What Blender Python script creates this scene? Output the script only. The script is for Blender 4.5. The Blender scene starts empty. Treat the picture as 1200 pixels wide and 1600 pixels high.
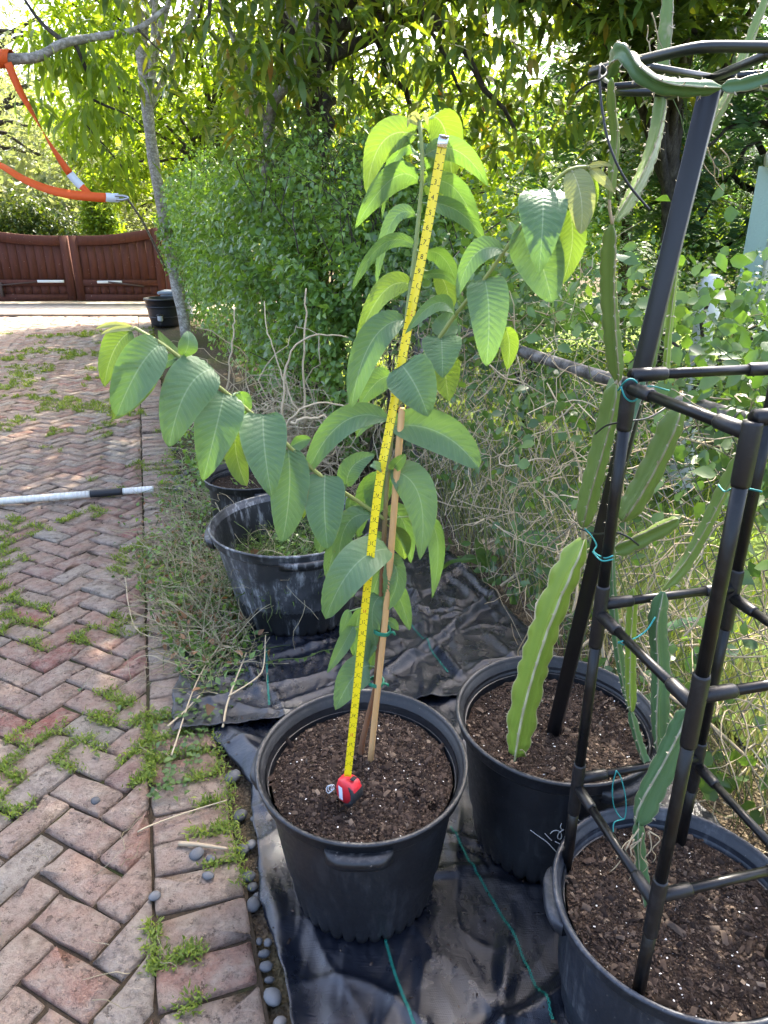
import bpy, math, random
import numpy as np
from mathutils import Vector, Matrix, noise as mnoise

# ------------------------------------------------------------------ camera, sky, sun, exposure
SC = bpy.context.scene
COL = SC.collection
TH = math.radians(22.0); FPX = 1100.0; EYE = 1.6
cam_d = bpy.data.cameras.new('camera'); cam = bpy.data.objects.new('camera', cam_d); COL.objects.link(cam)
cam.location = (0, 0, EYE); cam.rotation_euler = (math.radians(90) - TH, 0, 0)
cam_d.sensor_fit = 'HORIZONTAL'; cam_d.angle_x = 2 * math.atan(600 / FPX)
cam_d.clip_start = 0.02; cam_d.clip_end = 900
SC.camera = cam
SUN_EL = math.radians(50); SUN_AZ = math.radians(20)      # azimuth from +Y towards +X
sdir = Vector((math.sin(SUN_AZ) * math.cos(SUN_EL), math.cos(SUN_AZ) * math.cos(SUN_EL), math.sin(SUN_EL)))
wd = bpy.data.worlds.new('World'); SC.world = wd; wd.use_nodes = True
wn = wd.node_tree.nodes; wn.clear()
sky = wn.new('ShaderNodeTexSky'); sky.sky_type = 'NISHITA'; sky.sun_disc = False
sky.sun_elevation = SUN_EL; sky.sun_rotation = SUN_AZ; sky.dust_density = 5.0; sky.air_density = 0.75; sky.ozone_density = 1.0
bg = wn.new('ShaderNodeBackground'); bg.inputs['Strength'].default_value = 0.15
wo = wn.new('ShaderNodeOutputWorld')
wd.node_tree.links.new(sky.outputs[0], bg.inputs['Color']); wd.node_tree.links.new(bg.outputs[0], wo.inputs['Surface'])
sl = bpy.data.lights.new('sun', 'SUN'); sl.energy = 3.2; sl.angle = math.radians(0.6); sl.color = (1.0, 0.93, 0.8)
so = bpy.data.objects.new('sun', sl); COL.objects.link(so); so.location = (0, 8, 20)
so.rotation_euler = (-sdir).to_track_quat('-Z', 'Y').to_euler()
SC.view_settings.view_transform = 'Standard'; SC.view_settings.look = 'None'
SC.view_settings.exposure = 3.0; SC.view_settings.gamma = 1.0; SC.view_settings.use_curve_mapping = False
SC.render.engine = 'CYCLES'
cy = SC.cycles
cy.use_denoising = True; cy.max_bounces = 4; cy.diffuse_bounces = 3; cy.glossy_bounces = 2
cy.transmission_bounces = 4; cy.transparent_max_bounces = 6; cy.caustics_reflective = False; cy.caustics_refractive = False
cy.sample_clamp_indirect = 6.0; cy.use_adaptive_sampling = True; cy.adaptive_threshold = 0.025

# ------------------------------------------------------------------ helpers
rng = np.random.default_rng(7)
R = random.Random(11)
CT, ST = math.cos(TH), math.sin(TH)
def ray(px, py):
    a = (px - 600) / FPX; b = (800 - py) / FPX
    return np.array((a, CT + b * ST, -ST + b * CT))
def atY(px, py, Y):
    d = ray(px, py); t = Y / d[1]
    return np.array((d[0] * t, Y, EYE + d[2] * t))
def atZ(px, py, z=0.0):
    d = ray(px, py); t = (z - EYE) / d[2]
    return np.array((d[0] * t, d[1] * t, z))
def proj(P):
    P = np.asarray(P, float); y = P[..., 1]; z = P[..., 2] - EYE
    dep = y * CT - z * ST; up = y * ST + z * CT
    return 600 + FPX * P[..., 0] / dep, 800 - FPX * up / dep, dep
def norm(v):
    v = np.asarray(v, float); l = np.linalg.norm(v, axis=-1, keepdims=True); return v / np.maximum(l, 1e-9)
def nz(p, s=1.0, o=0.0):
    return mnoise.noise(Vector((p[0] * s + o, p[1] * s - o * .7, (p[2] if len(p) > 2 else 0) * s + o * .3)))

def mesh(name, V, F, uv=None, smooth=True, mat=None):
    """V (n,3); F an (m,k) array or a list of such arrays; uv per vertex (n,2)."""
    V = np.asarray(V, np.float32)
    Fs = F if isinstance(F, list) else [F]
    Fs = [np.asarray(f, np.int32) for f in Fs if len(f)]
    me = bpy.data.meshes.new(name)
    me.vertices.add(len(V)); me.vertices.foreach_set('co', V.ravel())
    li = np.concatenate([f.ravel() for f in Fs])
    tot = np.concatenate([np.full(len(f), f.shape[1], np.int32) for f in Fs])
    start = np.concatenate(([0], np.cumsum(tot)[:-1])).astype(np.int32)
    me.loops.add(len(li)); me.loops.foreach_set('vertex_index', li)
    me.polygons.add(len(tot)); me.polygons.foreach_set('loop_start', start)
    if smooth: me.polygons.foreach_set('use_smooth', np.ones(len(tot), bool))
    me.update(calc_edges=True)
    if uv is not None:
        l = me.uv_layers.new(name='UVMap'); l.data.foreach_set('uv', np.asarray(uv, np.float32)[li].ravel())
    if mat is not None: me.materials.append(mat)
    return me
class MB:
    """collects pieces of ONE object"""
    def __init__(s): s.V = []; s.F = {}; s.n = 0; s.U = []
    def add(s, V, F, uv=None):
        V = np.asarray(V, float)
        for f in (F if isinstance(F, list) else [F]):
            f = np.asarray(f, int)
            if len(f): s.F.setdefault(f.shape[1], []).append(f + s.n)
        s.V.append(V); s.U.append(np.zeros((len(V), 2)) if uv is None else np.asarray(uv, float)); s.n += len(V); return s
    def build(s, name, mat, parent=None, smooth=True, uv=False, offset=None):
        V = np.concatenate(s.V)
        if offset is not None: V = V - np.asarray(offset)
        me = mesh(name, V, [np.concatenate(x) for x in s.F.values()], np.concatenate(s.U) if uv else None, smooth, mat)
        return link(name, me, parent)
def link(name, me, parent=None, loc=None):
    o = bpy.data.objects.new(name, me); COL.objects.link(o)
    if parent is not None: o.parent = parent
    if loc is not None: o.location = loc
    return o
def thing(name, label, cat, loc=(0, 0, 0), group=None):
    o = bpy.data.objects.new(name, None); COL.objects.link(o); o.location = loc; o.empty_display_size = .1
    return tag(o, label, cat, group)
def tag(o, label=None, cat=None, group=None, kind=None):
    if label: o['label'] = label
    if cat: o['category'] = cat
    if group: o['group'] = group
    if kind: o['kind'] = kind
    return o

def resample(P, n):
    """Catmull-Rom through points, n samples evenly by length"""
    P = np.asarray(P, float)
    if len(P) == 2: 
        t = np.linspace(0, 1, n)[:, None]; return P[0] * (1 - t) + P[1] * t
    Q = np.vstack((2 * P[0] - P[1], P, 2 * P[-1] - P[-2])); out = []
    for i in range(1, len(Q) - 2):
        t = np.linspace(0, 1, 16, endpoint=False)[:, None]
        a, b, c, d = Q[i - 1], Q[i], Q[i + 1], Q[i + 2]
        out.append(.5 * ((2 * b) + (-a + c) * t + (2 * a - 5 * b + 4 * c - d) * t ** 2 + (-a + 3 * b - 3 * c + d) * t ** 3))
    C = np.vstack(out + [P[-1:]])
    s = np.concatenate(([0], np.cumsum(np.linalg.norm(np.diff(C[:, :3], axis=0), axis=1))))
    u = np.linspace(0, s[-1], n)
    return np.stack([np.interp(u, s, C[:, k]) for k in range(C.shape[1])], 1)
def frames(P, hint=None):
    T = np.gradient(P, axis=0); T = norm(T)
    up = np.array((0, 0, 1.) if abs(T[0][2]) < .9 else (1., 0, 0)) if hint is None else np.asarray(hint, float)
    Ns = []; n = norm(up - T[0] * np.dot(up, T[0]))
    for t in T:
        n = norm(n - t * np.dot(n, t)); Ns.append(n)
    N = np.array(Ns); B = np.cross(T, N); return T, N, B
def tube(P, r, sides=8, caps=True, hint=None, rot=0.0):
    P = np.asarray(P, float); n = len(P); r = np.broadcast_to(np.asarray(r, float), (n,))
    T, N, B = frames(P, hint)
    a = np.linspace(0, 2 * np.pi, sides, endpoint=False) + rot
    V = P[:, None] + r[:, None, None] * (np.cos(a)[None, :, None] * N[:, None] + np.sin(a)[None, :, None] * B[:, None])
    V = V.reshape(-1, 3)
    i = np.arange(n - 1)[:, None] * sides; j = np.arange(sides)[None]
    k = (j + 1) % sides
    F = np.stack((i + j, i + k, i + sides + k, i + sides + j), -1).reshape(-1, 4)
    Fs = [F]
    if caps: Fs.append(np.array([list(range(sides))[::-1], [(n - 1) * sides + q for q in range(sides)]]))
    return V, Fs
def box(c, sz, M=None):
    c = np.asarray(c, float); h = np.asarray(sz, float) / 2
    V = np.array([[x, y, z] for z in (-1, 1) for y in (-1, 1) for x in (-1, 1)]) * h
    if M is not None: V = V @ np.asarray(M).T
    F = np.array([[0, 2, 3, 1], [4, 5, 7, 6], [0, 1, 5, 4], [2, 6, 7, 3], [0, 4, 6, 2], [1, 3, 7, 5]])
    return V + c, F
def bevel_box(c, sz, b=.004, M=None):
    """box with chamfered edges: 24 verts"""
    h = np.asarray(sz, float) / 2; V = []; 
    import itertools
    idx = {}
    for s in itertools.product((-1, 1), repeat=3):
        for ax in range(3):
            p = [s[k] * (h[k] - (0 if k == ax else b)) for k in range(3)]
            idx[(s, ax)] = len(V); V.append(p)
    q = []; t = []
    for ax in range(3):
        u, v = (ax + 1) % 3, (ax + 2) % 3
        for sg in (-1, 1):
            f = []
            for (a, b2) in ((-1, -1), (1, -1), (1, 1), (-1, 1)):
                s = [0, 0, 0]; s[ax] = sg; s[u] = a; s[v] = b2; f.append(idx[(tuple(s), ax)])
            q.append(f if sg > 0 else f[::-1])
        for a in (-1, 1):
            for b2 in (-1, 1):
                s0 = [0, 0, 0]; s0[u] = a; s0[v] = b2; s1 = list(s0); s0[ax] = -1; s1[ax] = 1
                f = [idx[(tuple(s0), u)], idx[(tuple(s1), u)], idx[(tuple(s1), v)], idx[(tuple(s0), v)]]
                q.append(f if a * b2 < 0 else f[::-1])
    for s in itertools.product((-1, 1), repeat=3):
        f = [idx[(s, 0)], idx[(s, 1)], idx[(s, 2)]]; t.append(f if s[0] * s[1] * s[2] > 0 else f[::-1])
    V = np.array(V)
    if M is not None: V = V @ np.asarray(M).T
    return V + np.asarray(c, float), [np.array(q), np.array(t)]
def lathe(prof, segs=64, mod=None, a0=0, a1=2 * math.pi):
    prof = np.asarray(prof, float); full = abs(a1 - a0 - 2 * math.pi) < 1e-6
    a = np.linspace(a0, a1, segs, endpoint=not full); m = len(a)
    r = prof[:, 0][:, None] * np.ones(m)[None]
    z = prof[:, 1][:, None] * np.ones(m)[None]
    if mod is not None: r, z = mod(r, z, a[None])
    V = np.stack((r * np.cos(a), r * np.sin(a), z), -1).reshape(-1, 3)
    i = np.arange(len(prof) - 1)[:, None] * m; j = np.arange(m if full else m - 1)[None]; k = (j + 1) % m
    F = np.stack((i + j, i + k, i + m + k, i + m + j), -1).reshape(-1, 4)
    return V, F
def grid_faces(nu, nv):
    i = np.arange(nu - 1)[:, None] * nv; j = np.arange(nv - 1)[None]
    return np.stack((i + j, i + nv + j, i + nv + j + 1, i + j + 1), -1).reshape(-1, 4)

# ------------------------------------------------------------------ material helpers
class NT:
    def __init__(s, name):
        s.m = bpy.data.materials.new(name); s.m.use_nodes = True; s.t = s.m.node_tree; s.t.nodes.clear()
    def new(s, ty, **kw):
        n = s.t.nodes.new(ty)
        for k, v in kw.items(): setattr(n, k, v)
        return n
    def set(s, sock, v):
        if v is None: return
        if isinstance(v, bpy.types.NodeSocket): s.t.links.new(v, sock)
        else:
            if isinstance(v, (tuple, list)) and len(v) == 3 and sock.type == 'RGBA': v = (*v, 1)
            sock.default_value = v
    def geo(s, k): return s.new('ShaderNodeNewGeometry').outputs[k]
    def coord(s, k='Object'): return s.new('ShaderNodeTexCoord').outputs[k]
    def orand(s): return s.new('ShaderNodeObjectInfo').outputs['Random']
    def noise(s, vec, scale, detail=4, rough=.55, out='Fac', dist=0.0):
        n = s.new('ShaderNodeTexNoise'); s.set(n.inputs['Vector'], vec); n.inputs['Scale'].default_value = scale
        n.inputs['Detail'].default_value = detail; n.inputs['Roughness'].default_value = rough; n.inputs['Distortion'].default_value = dist
        return n.outputs[out]
    def voro(s, vec, scale, feature='F1', out='Distance', rnd=1.0):
        n = s.new('ShaderNodeTexVoronoi', feature=feature); s.set(n.inputs['Vector'], vec); n.inputs['Scale'].default_value = scale
        n.inputs['Randomness'].default_value = rnd; return n.outputs[out]
    def math(s, op, a, b=None, c=None, clamp=False):
        n = s.new('ShaderNodeMath', operation=op, use_clamp=clamp)
        for i, v in enumerate((a, b, c)): s.set(n.inputs[i], v)
        return n.outputs[0]
    def vmath(s, op, a, b=None):
        n = s.new('ShaderNodeVectorMath', operation=op); s.set(n.inputs[0], a); s.set(n.inputs[1], b); return n.outputs[0]
    def scale(s, vec, sc):
        n = s.new('ShaderNodeMapping'); s.set(n.inputs['Vector'], vec); n.inputs['Scale'].default_value = sc; return n.outputs[0]
    def sep(s, vec):
        n = s.new('ShaderNodeSeparateXYZ'); s.set(n.inputs[0], vec); return n.outputs
    def ramp(s, fac, stops, interp='LINEAR'):
        n = s.new('ShaderNodeValToRGB'); s.set(n.inputs[0], fac); cr = n.color_ramp; cr.interpolation = interp
        while len(cr.elements) < len(stops): cr.elements.new(.5)
        for e, (p, c) in zip(cr.elements, stops):
            e.position = p; e.color = (*c, 1) if not isinstance(c, (int, float)) else (c, c, c, 1)
        return n.outputs[0]
    def mix(s, fac, a, b, mode='MIX'):
        n = s.new('ShaderNodeMix', data_type='RGBA', blend_type=mode, clamp_factor=True)
        s.set(n.inputs['Factor'], fac); s.set(n.inputs[6], a); s.set(n.inputs[7], b); return n.outputs[2]
    def mrange(s, v, a, b, c=0., d=1.):
        n = s.new('ShaderNodeMapRange'); s.set(n.inputs[0], v)
        for i, q in enumerate((a, b, c, d)): s.set(n.inputs[i + 1], q)
        return n.outputs[0]
    def bump(s, h, strength=.5, dist=.01, nrm=None):
        n = s.new('ShaderNodeBump'); n.inputs['Strength'].default_value = strength; n.inputs['Distance'].default_value = dist
        s.set(n.inputs['Height'], h); s.set(n.inputs['Normal'], nrm); return n.outputs[0]
    def pr(s, col, rough=.6, spec=.5, normal=None, metal=0., **kw):
        n = s.new('ShaderNodeBsdfPrincipled'); s.set(n.inputs['Base Color'], col); s.set(n.inputs['Roughness'], rough)
        s.set(n.inputs['Specular IOR Level'], spec); s.set(n.inputs['Metallic'], metal); s.set(n.inputs['Normal'], normal)
        for k, v in kw.items(): s.set(n.inputs[k], v)
        return n.outputs[0]
    def transl(s, col, normal=None):
        n = s.new('ShaderNodeBsdfTranslucent'); s.set(n.inputs['Color'], col); s.set(n.inputs['Normal'], normal); return n.outputs[0]
    def mixs(s, f, a, b):
        n = s.new('ShaderNodeMixShader'); s.set(n.inputs[0], f); s.set(n.inputs[1], a); s.set(n.inputs[2], b); return n.outputs[0]
    def out(s, sh):
        n = s.new('ShaderNodeOutputMaterial'); s.set(n.inputs['Surface'], sh); return s.m

def m_plain(name, col, rough=.6, spec=.4, var=.25, scale=30, bump=.15, metal=0.):
    t = NT(name); p = t.coord('Object'); n = t.noise(p, scale, 5)
    c = t.mix(t.math('MULTIPLY', n, var * 2), col, tuple(x * .55 for x in col))
    return t.out(t.pr(c, rough, spec, t.bump(n, bump, .004), metal))
def m_leaf(name, stops, tint=(1.25, 1.2, .35), tr=.42, rough=.5, spec=.35, nscale=3.):
    t = NT(name); r = t.geo('Random Per Island')
    big = t.noise(t.geo('Position'), nscale, 2)
    f = t.math('ADD', t.math('MULTIPLY', r, .75), t.math('MULTIPLY', t.math('SUBTRACT', big, .35), .7), clamp=True)
    c = t.ramp(f, stops)
    b = t.mix(1.0, c, tint, 'MULTIPLY'); b2 = t.mix(1.0, b, (2.1, 2.1, 2.1), 'MULTIPLY')
    return t.out(t.mixs(tr, t.pr(c, rough, spec), t.transl(b2)))
def m_stalk(name, a, b, rough=.7):
    t = NT(name); r = t.geo('Random Per Island'); n = t.noise(t.geo('Position'), 25, 4)
    c = t.mix(r, a, b); c = t.mix(t.math('MULTIPLY', n, .6), c, tuple(x * .45 for x in a))
    return t.out(t.pr(c, rough, .25))

# leaf templates: local x = width, y = length, z = normal
T_LEAF = (np.array([[0, 0, 0], [-.5, .42, .10], [0, .45, 0.0], [.5, .42, .10], [0, 1, -.16]]),
          np.array([[0, 2, 1], [0, 3, 2], [2, 4, 1], [2, 3, 4]]))
T_FAR = (np.array([[0, 0, 0], [-.5, .45, .06], [.5, .45, .06], [0, 1, -.1]]), np.array([[0, 2, 1], [2, 3, 1]]))
T_LONG = (np.array([[0, 0, 0], [-.42, .3, .03], [.42, .3, .03], [-.45, .62, -.02], [.45, .62, -.02], [0, 1, -.16]]),
          [np.array([[1, 2, 4, 3]]), np.array([[0, 2, 1], [3, 4, 5]])])
T_OVAL = (np.array([[0, 0, 0], [-.42, .22, .06], [0, .3, 0], [.42, .22, .06], [-.5, .55, .07], [0, .6, -.02], [.5, .55, .07], [0, 1, -.14]]),
          [np.array([[1, 2, 5, 4], [2, 3, 6, 5]]), np.array([[0, 2, 1], [0, 3, 2], [4, 5, 7], [5, 6, 7]])])
def cloud(P, D, N, L, W, tmpl):
    tv, tf = tmpl; P = np.asarray(P); n = len(P); D = norm(D); N = np.asarray(N, float)
    X = norm(np.cross(D, N)); Z = np.cross(X, D)
    L = np.broadcast_to(L, (n,)); W = np.broadcast_to(W, (n,))
    V = (P[:, None] + tv[None, :, 0, None] * X[:, None] * W[:, None, None] + tv[None, :, 1, None] * D[:, None] * L[:, None, None]
         + tv[None, :, 2, None] * Z[:, None] * L[:, None, None]).reshape(-1, 3)
    k = len(tv); Fs = [(f[None] + (np.arange(n) * k)[:, None, None]).reshape(-1, f.shape[1]) for f in (tf if isinstance(tf, list) else [tf])]
    return V, Fs
def rdir(n, g=rng):
    return norm(g.normal(size=(n, 3)))

def solo(mb, name, mat, loc, smooth=True, uv=False):
    o = mb.build(name, mat, None, smooth, uv, offset=loc); o.location = loc; return o
# ------------------------------------------------------------------ the setting
AN = math.radians(18.1)
EV = np.array((-math.sin(AN), math.cos(AN), 0)); PV = np.array((math.cos(AN), math.sin(AN), 0))
def AB(a, b, z=0.0): return a * PV + b * EV + np.array((0, 0, z))
def ABv(a, b, z):
    a, b, z = np.broadcast_arrays(np.asarray(a, float), np.asarray(b, float), np.asarray(z, float))
    return a[..., None] * PV + b[..., None] * EV + z[..., None] * np.array((0, 0, 1.))

# ground: one sheet of earth to the horizon
t = NT('earth'); p = t.geo('Position')
n1 = t.noise(p, 1.2, 6); n2 = t.noise(p, 45, 5, .7); n3 = t.voro(p, 90)
c = t.ramp(n2, [(.3, (.045, .032, .022)), (.5, (.10, .075, .05)), (.7, (.19, .15, .095))])
c = t.mix(t.mrange(n1, .45, .65), c, (.085, .085, .035))
M_EARTH = t.out(t.pr(c, .95, .15, t.bump(t.math('ADD', n2, n3), .9, .02)))
xs = np.concatenate((np.linspace(-400, -14, 14), np.linspace(-12, 12, 97), np.linspace(14, 400, 14)))
ys = np.concatenate((np.linspace(-60, -2, 8), np.linspace(-1, 20, 85), np.linspace(22, 700, 20)))
GX, GY = np.meshgrid(xs, ys, indexing='ij')
GZ = np.array([[-.035 + .012 * nz((x, y), 1.1) for y in ys] for x in xs])
tag(link('ground', mesh('ground', np.stack((GX, GY, GZ), -1).reshape(-1, 3), grid_faces(len(xs), len(ys)), mat=M_EARTH)), kind='structure')

# lawn on the far side of the fence
t = NT('lawn_turf'); p = t.geo('Position'); n = t.noise(p, 8, 6, .7)
M_TURF = t.out(t.pr(t.ramp(n, [(.3, (.06, .085, .02)), (.6, (.13, .18, .04)), (.8, (.22, .22, .08))]), .95, .1, t.bump(n, .8, .03)))
aa = np.linspace(1.75, 26, 50); bb = np.linspace(-3, 16, 40); A_, B_ = np.meshgrid(aa, bb, indexing='ij')
Z_ = np.array([[-.012 + .012 * nz((a, b), .9) for b in bb] for a in aa])
tag(link('lawn', mesh('lawn', ABv(A_, B_, Z_).reshape(-1, 3), grid_faces(50, 40), mat=M_TURF)), kind='structure')

# driveway bed (sand and moss between the bricks)
t = NT('joint_sand'); p = t.geo('Position'); n = t.noise(p, 6, 4); n2 = t.noise(p, 120, 3)
c = t.mix(t.mrange(n, .55, .7), t.mix(n2, (.022, .017, .012), (.06, .045, .03)), t.mix(n2, (.02, .028, .009), (.045, .055, .016)))
M_JOINT = t.out(t.pr(c, .95, .1, t.bump(n2, .8, .006)))
drv = link('driveway', mesh('driveway', ABv(np.array([-9., .075, .075, -9.]), np.array([-1.5, -1.5, 15.4, 18.2]), np.full(4, -.012)), np.array([[0, 1, 2, 3]]), mat=M_JOINT))
tag(drv, kind='structure')

# bricks
def m_brick():
    t = NT('old_brick'); p = t.geo('Position')
    r = t.math('FRACT', t.math('ADD', t.geo('Random Per Island'), t.math('MULTIPLY', t.orand(), 7.31)))
    r2 = t.math('FRACT', t.math('MULTIPLY', r, 17.7))
    base = t.ramp(r, [(0, (.39, .215, .16)), (.2, (.43, .285, .22)), (.42, (.45, .34, .265)), (.62, (.40, .25, .19)), (.8, (.45, .365, .295)), (.9, (.41, .36, .30)), (1, (.36, .13, .10))])
    big = t.noise(p, 14, 5, .6); fine = t.noise(p, 130, 5, .75); mid = t.noise(p, 45, 6, .75); grit = t.noise(p, 90, 6, .85)
    c = t.mix(t.mrange(big, .40, .66, 0, .7), base, (.49, .41, .325))            # worn, dusty top
    c = t.mix(t.mrange(mid, .52, .72, 0, .75), c, t.mix(.5, base, (.13, .07, .05)))
    pm = t.math('MAXIMUM', t.math('MULTIPLY', t.mrange(grit, .485, .42), t.mrange(mid, .35, .6)), t.math('MULTIPLY', t.mrange(t.noise(p, 26, 5, .8), .425, .37), .8))
    c = t.mix(t.math('MULTIPLY', pm, .85), c, (.06, .042, .032)); c = t.mix(t.mrange(grit, .55, .68, 0, .6), c, (.52, .44, .34))
    sp = t.mrange(t.noise(p, 210, 2), .66, .74); c = t.mix(t.math('MULTIPLY', sp, .6), c, (.10, .07, .055))
    lm = t.mrange(t.noise(p, 4.3, 3), .60, .75, 0, .45); c = t.mix(lm, c, (.13, .12, .07))
    dirt = t.math('MULTIPLY', t.mrange(t.noise(p, 20, 3), .55, .75), .5); c = t.mix(dirt, c, (.14, .095, .065))
    h = t.math('SUBTRACT', t.math('ADD', t.math('ADD', t.math('MULTIPLY', fine, .5), mid), t.math('MULTIPLY', grit, .8)), t.math('MULTIPLY', pm, .6))
    return t.out(t.pr(c, .93, .18, t.bump(h, 1.0, .014)))
M_BRICK = m_brick()
BW = .108; BL = .216; JT = .0085
def clip(poly, a, side):
    """keep the part of a convex polygon with x <= a (side -1) or x >= a"""
    out = []; n = len(poly)
    for i in range(n):
        p, q = poly[i], poly[(i + 1) % n]; ip = (p[0] - a) * side >= 0; iq = (q[0] - a) * side >= 0
        if ip: out.append(p)
        if ip != iq:
            s = (a - p[0]) / (q[0] - p[0]); out.append((a, p[1] + s * (q[1] - p[1])))
    return out
def brick_shape(poly, g, h=.05):
    """worn brick from an outline in its own plane: rounded corners, chamfered uneven edge, slightly dished top"""
    P = np.array(poly); c = P.mean(0); n = len(P); ring = []
    for i in range(n):
        a, b, d = P[i - 1], P[i], P[(i + 1) % n]
        e1 = norm(a - b); e2 = norm(d - b); k = g.uniform(.003, .016); 
        m = (a + b) / 2
        ring += [b + e1 * k + e2 * .0015, b + (e1 + e2) * k * .28, b + e2 * k + e1 * .0015]
        ring.append((b + d) / 2 + g.normal(0, .0012, 2))
    ring = np.array(ring) + g.normal(0, .0017, (len(ring), 2)); m = len(ring)
    d = norm(c - ring)
    top = ring + d * g.uniform(.0025, .0095, (m, 1)); z1 = g.uniform(-.010, -.003, m); zt = g.normal(0, .0007, m); ch = g.random(m) < .10
    top[ch] += d[ch] * g.uniform(.004, .012, (ch.sum(), 1)); z1[ch] -= g.uniform(.003, .012, ch.sum())
    V = np.vstack((np.c_[ring, np.full(m, -h)], np.c_[ring, z1], np.c_[top, zt], [[c[0], c[1], .0006]]))
    i = np.arange(m); j = (i + 1) % m
    F = [np.vstack((np.stack((i, j, m + j, m + i), 1), np.stack((m + i, m + j, 2 * m + j, 2 * m + i), 1))), np.stack((2 * m + i, 2 * m + j, np.full(m, 3 * m)), 1)]
    return V, F
g = np.random.default_rng(3)
bricks = []                                   # (outline in a,b ; centre ; kind)
c45 = math.cos(math.radians(45))
def herr(x, y): return ((x - y) * c45 * BW, (x + y) * c45 * BW)
INN = -.155; OUT = .06
for i in range(-160, 210):
    for j in range(-160, 210):
        k = (i - j) % 4
        if k == 0: rect = (i, j, i + 2, j + 1)
        elif k == 3: rect = (i, j, i + 1, j + 2)
        else: continue
        x0, y0, x1, y1 = rect; q = JT / 2 / BW
        poly = [herr(x, y) for x, y in ((x0 + q, y0 + q), (x1 - q, y0 + q), (x1 - q, y1 - q), (x0 + q, y1 - q))]
        poly = [(a - .23, b) for a, b in poly]
        ca = sum(v[0] for v in poly) / 4; cb = sum(v[1] for v in poly) / 4
        if cb < .45 or cb > 15.6 or ca > INN + .12 or ca < -6: continue
        P = AB(ca, cb); px, py, dp = proj(P)
        if px < -120 or py > 1760: continue
        cut = max(v[0] for v in poly) > INN - JT
        if cut:
            poly = clip(poly, INN - JT, -1)
            if len(poly) < 3: continue
            A = abs(sum(poly[u][0] * poly[(u + 1) % len(poly)][1] - poly[(u + 1) % len(poly)][0] * poly[u][1] for u in range(len(poly)))) / 2
            if A < .0012: continue
        bricks.append((poly, None if cut else (k == 0)))
b0 = .45
while b0 < 15:
    w = g.uniform(.106, .122); da = g.normal(0, .006); sk = g.normal(0, .006)
    o = OUT + da + .006
    bricks.append(([(INN, b0 + sk), (o, b0), (o, b0 + w - JT), (INN, b0 + w - JT + sk)], None)); b0 += w
info = []
for q, (poly, full) in enumerate(bricks):
    c = np.mean(np.array(poly), 0); P = AB(*c); px, py, dp = proj(P)
    vis = -20 < px < 620 and 300 < py < 1620
    info.append((0 if vis else 1, dp, q))
info.sort()
near = set(q for v, d, q in info[:292])
VAR = {}
rect_h = [(-BL / 2 + JT / 2, -BW / 2 + JT / 2), (BL / 2 - JT / 2, -BW / 2 + JT / 2), (BL / 2 - JT / 2, BW / 2 - JT / 2), (-BL / 2 + JT / 2, BW / 2 - JT / 2)]
variants = [mesh('brick', *brick_shape(rect_h, g), smooth=False, mat=M_BRICK) for _ in range(10)]
rest = MB(); edges = []
def heave(a, b): return .007 * nz((a, b), 2.3, 4) + .003 * nz((a, b), 7)
for q, (poly, full) in enumerate(bricks):
    P = np.array(poly); c = P.mean(0); z = heave(*c) + g.normal(0, .0022)
    for u in range(len(poly)): edges.append((poly[u], poly[(u + 1) % len(poly)]))
    tilt = g.normal(0, .02, 2)
    if full is not None:
        ang = math.radians(45 if full else 135) + g.normal(0, .03) + (math.pi if g.random() < .5 else 0)
        Rm = Matrix.Rotation(tilt[0], 4, 'X') @ Matrix.Rotation(tilt[1], 4, 'Y') @ Matrix.Rotation(ang + AN, 4, 'Z')
        w = AB(c[0], c[1], z); Mx = Matrix.Translation(Vector(w)) @ Rm
        if q in near:
            o = link('brick', variants[int(g.integers(10))], drv); o.matrix_local = Mx
        else:
            V, F = brick_shape(rect_h, g); A = np.array(Mx)[:3]; rest.add(V @ A[:, :3].T + A[:, 3], F)
    else:
        V, F = brick_shape([tuple(v - c) for v in P], g)
        ab = V[:, :2] + c; W = ABv(ab[:, 0], ab[:, 1], V[:, 2] + z + V[:, 0] * tilt[0] + V[:, 1] * tilt[1]); w = AB(c[0], c[1], z)
        if q in near: link('brick', mesh('brick', W - w, F, smooth=False, mat=M_BRICK), drv, w)
        else: rest.add(W, F)
tag(rest.build('bricks_beyond', M_BRICK, drv, smooth=False), kind='stuff')

# pale apron of packed sand in front of the gate, with a darker raised strip along its near edge
t = NT('apron_sand'); p = t.geo('Position'); n = t.noise(p, 5, 6, .7)
M_APRON = t.out(t.pr(t.ramp(n, [(.3, (.24, .20, .15)), (.7, (.46, .41, .33))]), .95, .1, t.bump(n, .5, .02)))
ap = MB(); ap.add(*box((-6.5, 15.6, -.016), (9, 2.7, .05))); tag(ap.build('apron', M_APRON, smooth=False), kind='structure')
t = NT('strip_brown'); p = t.geo('Position'); n = t.noise(p, 9, 6, .7)
M_DSTRIP = t.out(t.pr(t.ramp(n, [(.3, (.05, .038, .028)), (.7, (.11, .085, .065))]), .95, .1, t.bump(n, .5, .02)))
dstrip = MB(); dstrip.add(*bevel_box((-6.6, 14.18, -.01), (5.2, .14, .08), .02)); tag(dstrip.build('dark_strip', M_DSTRIP, smooth=False), kind='structure')

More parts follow.
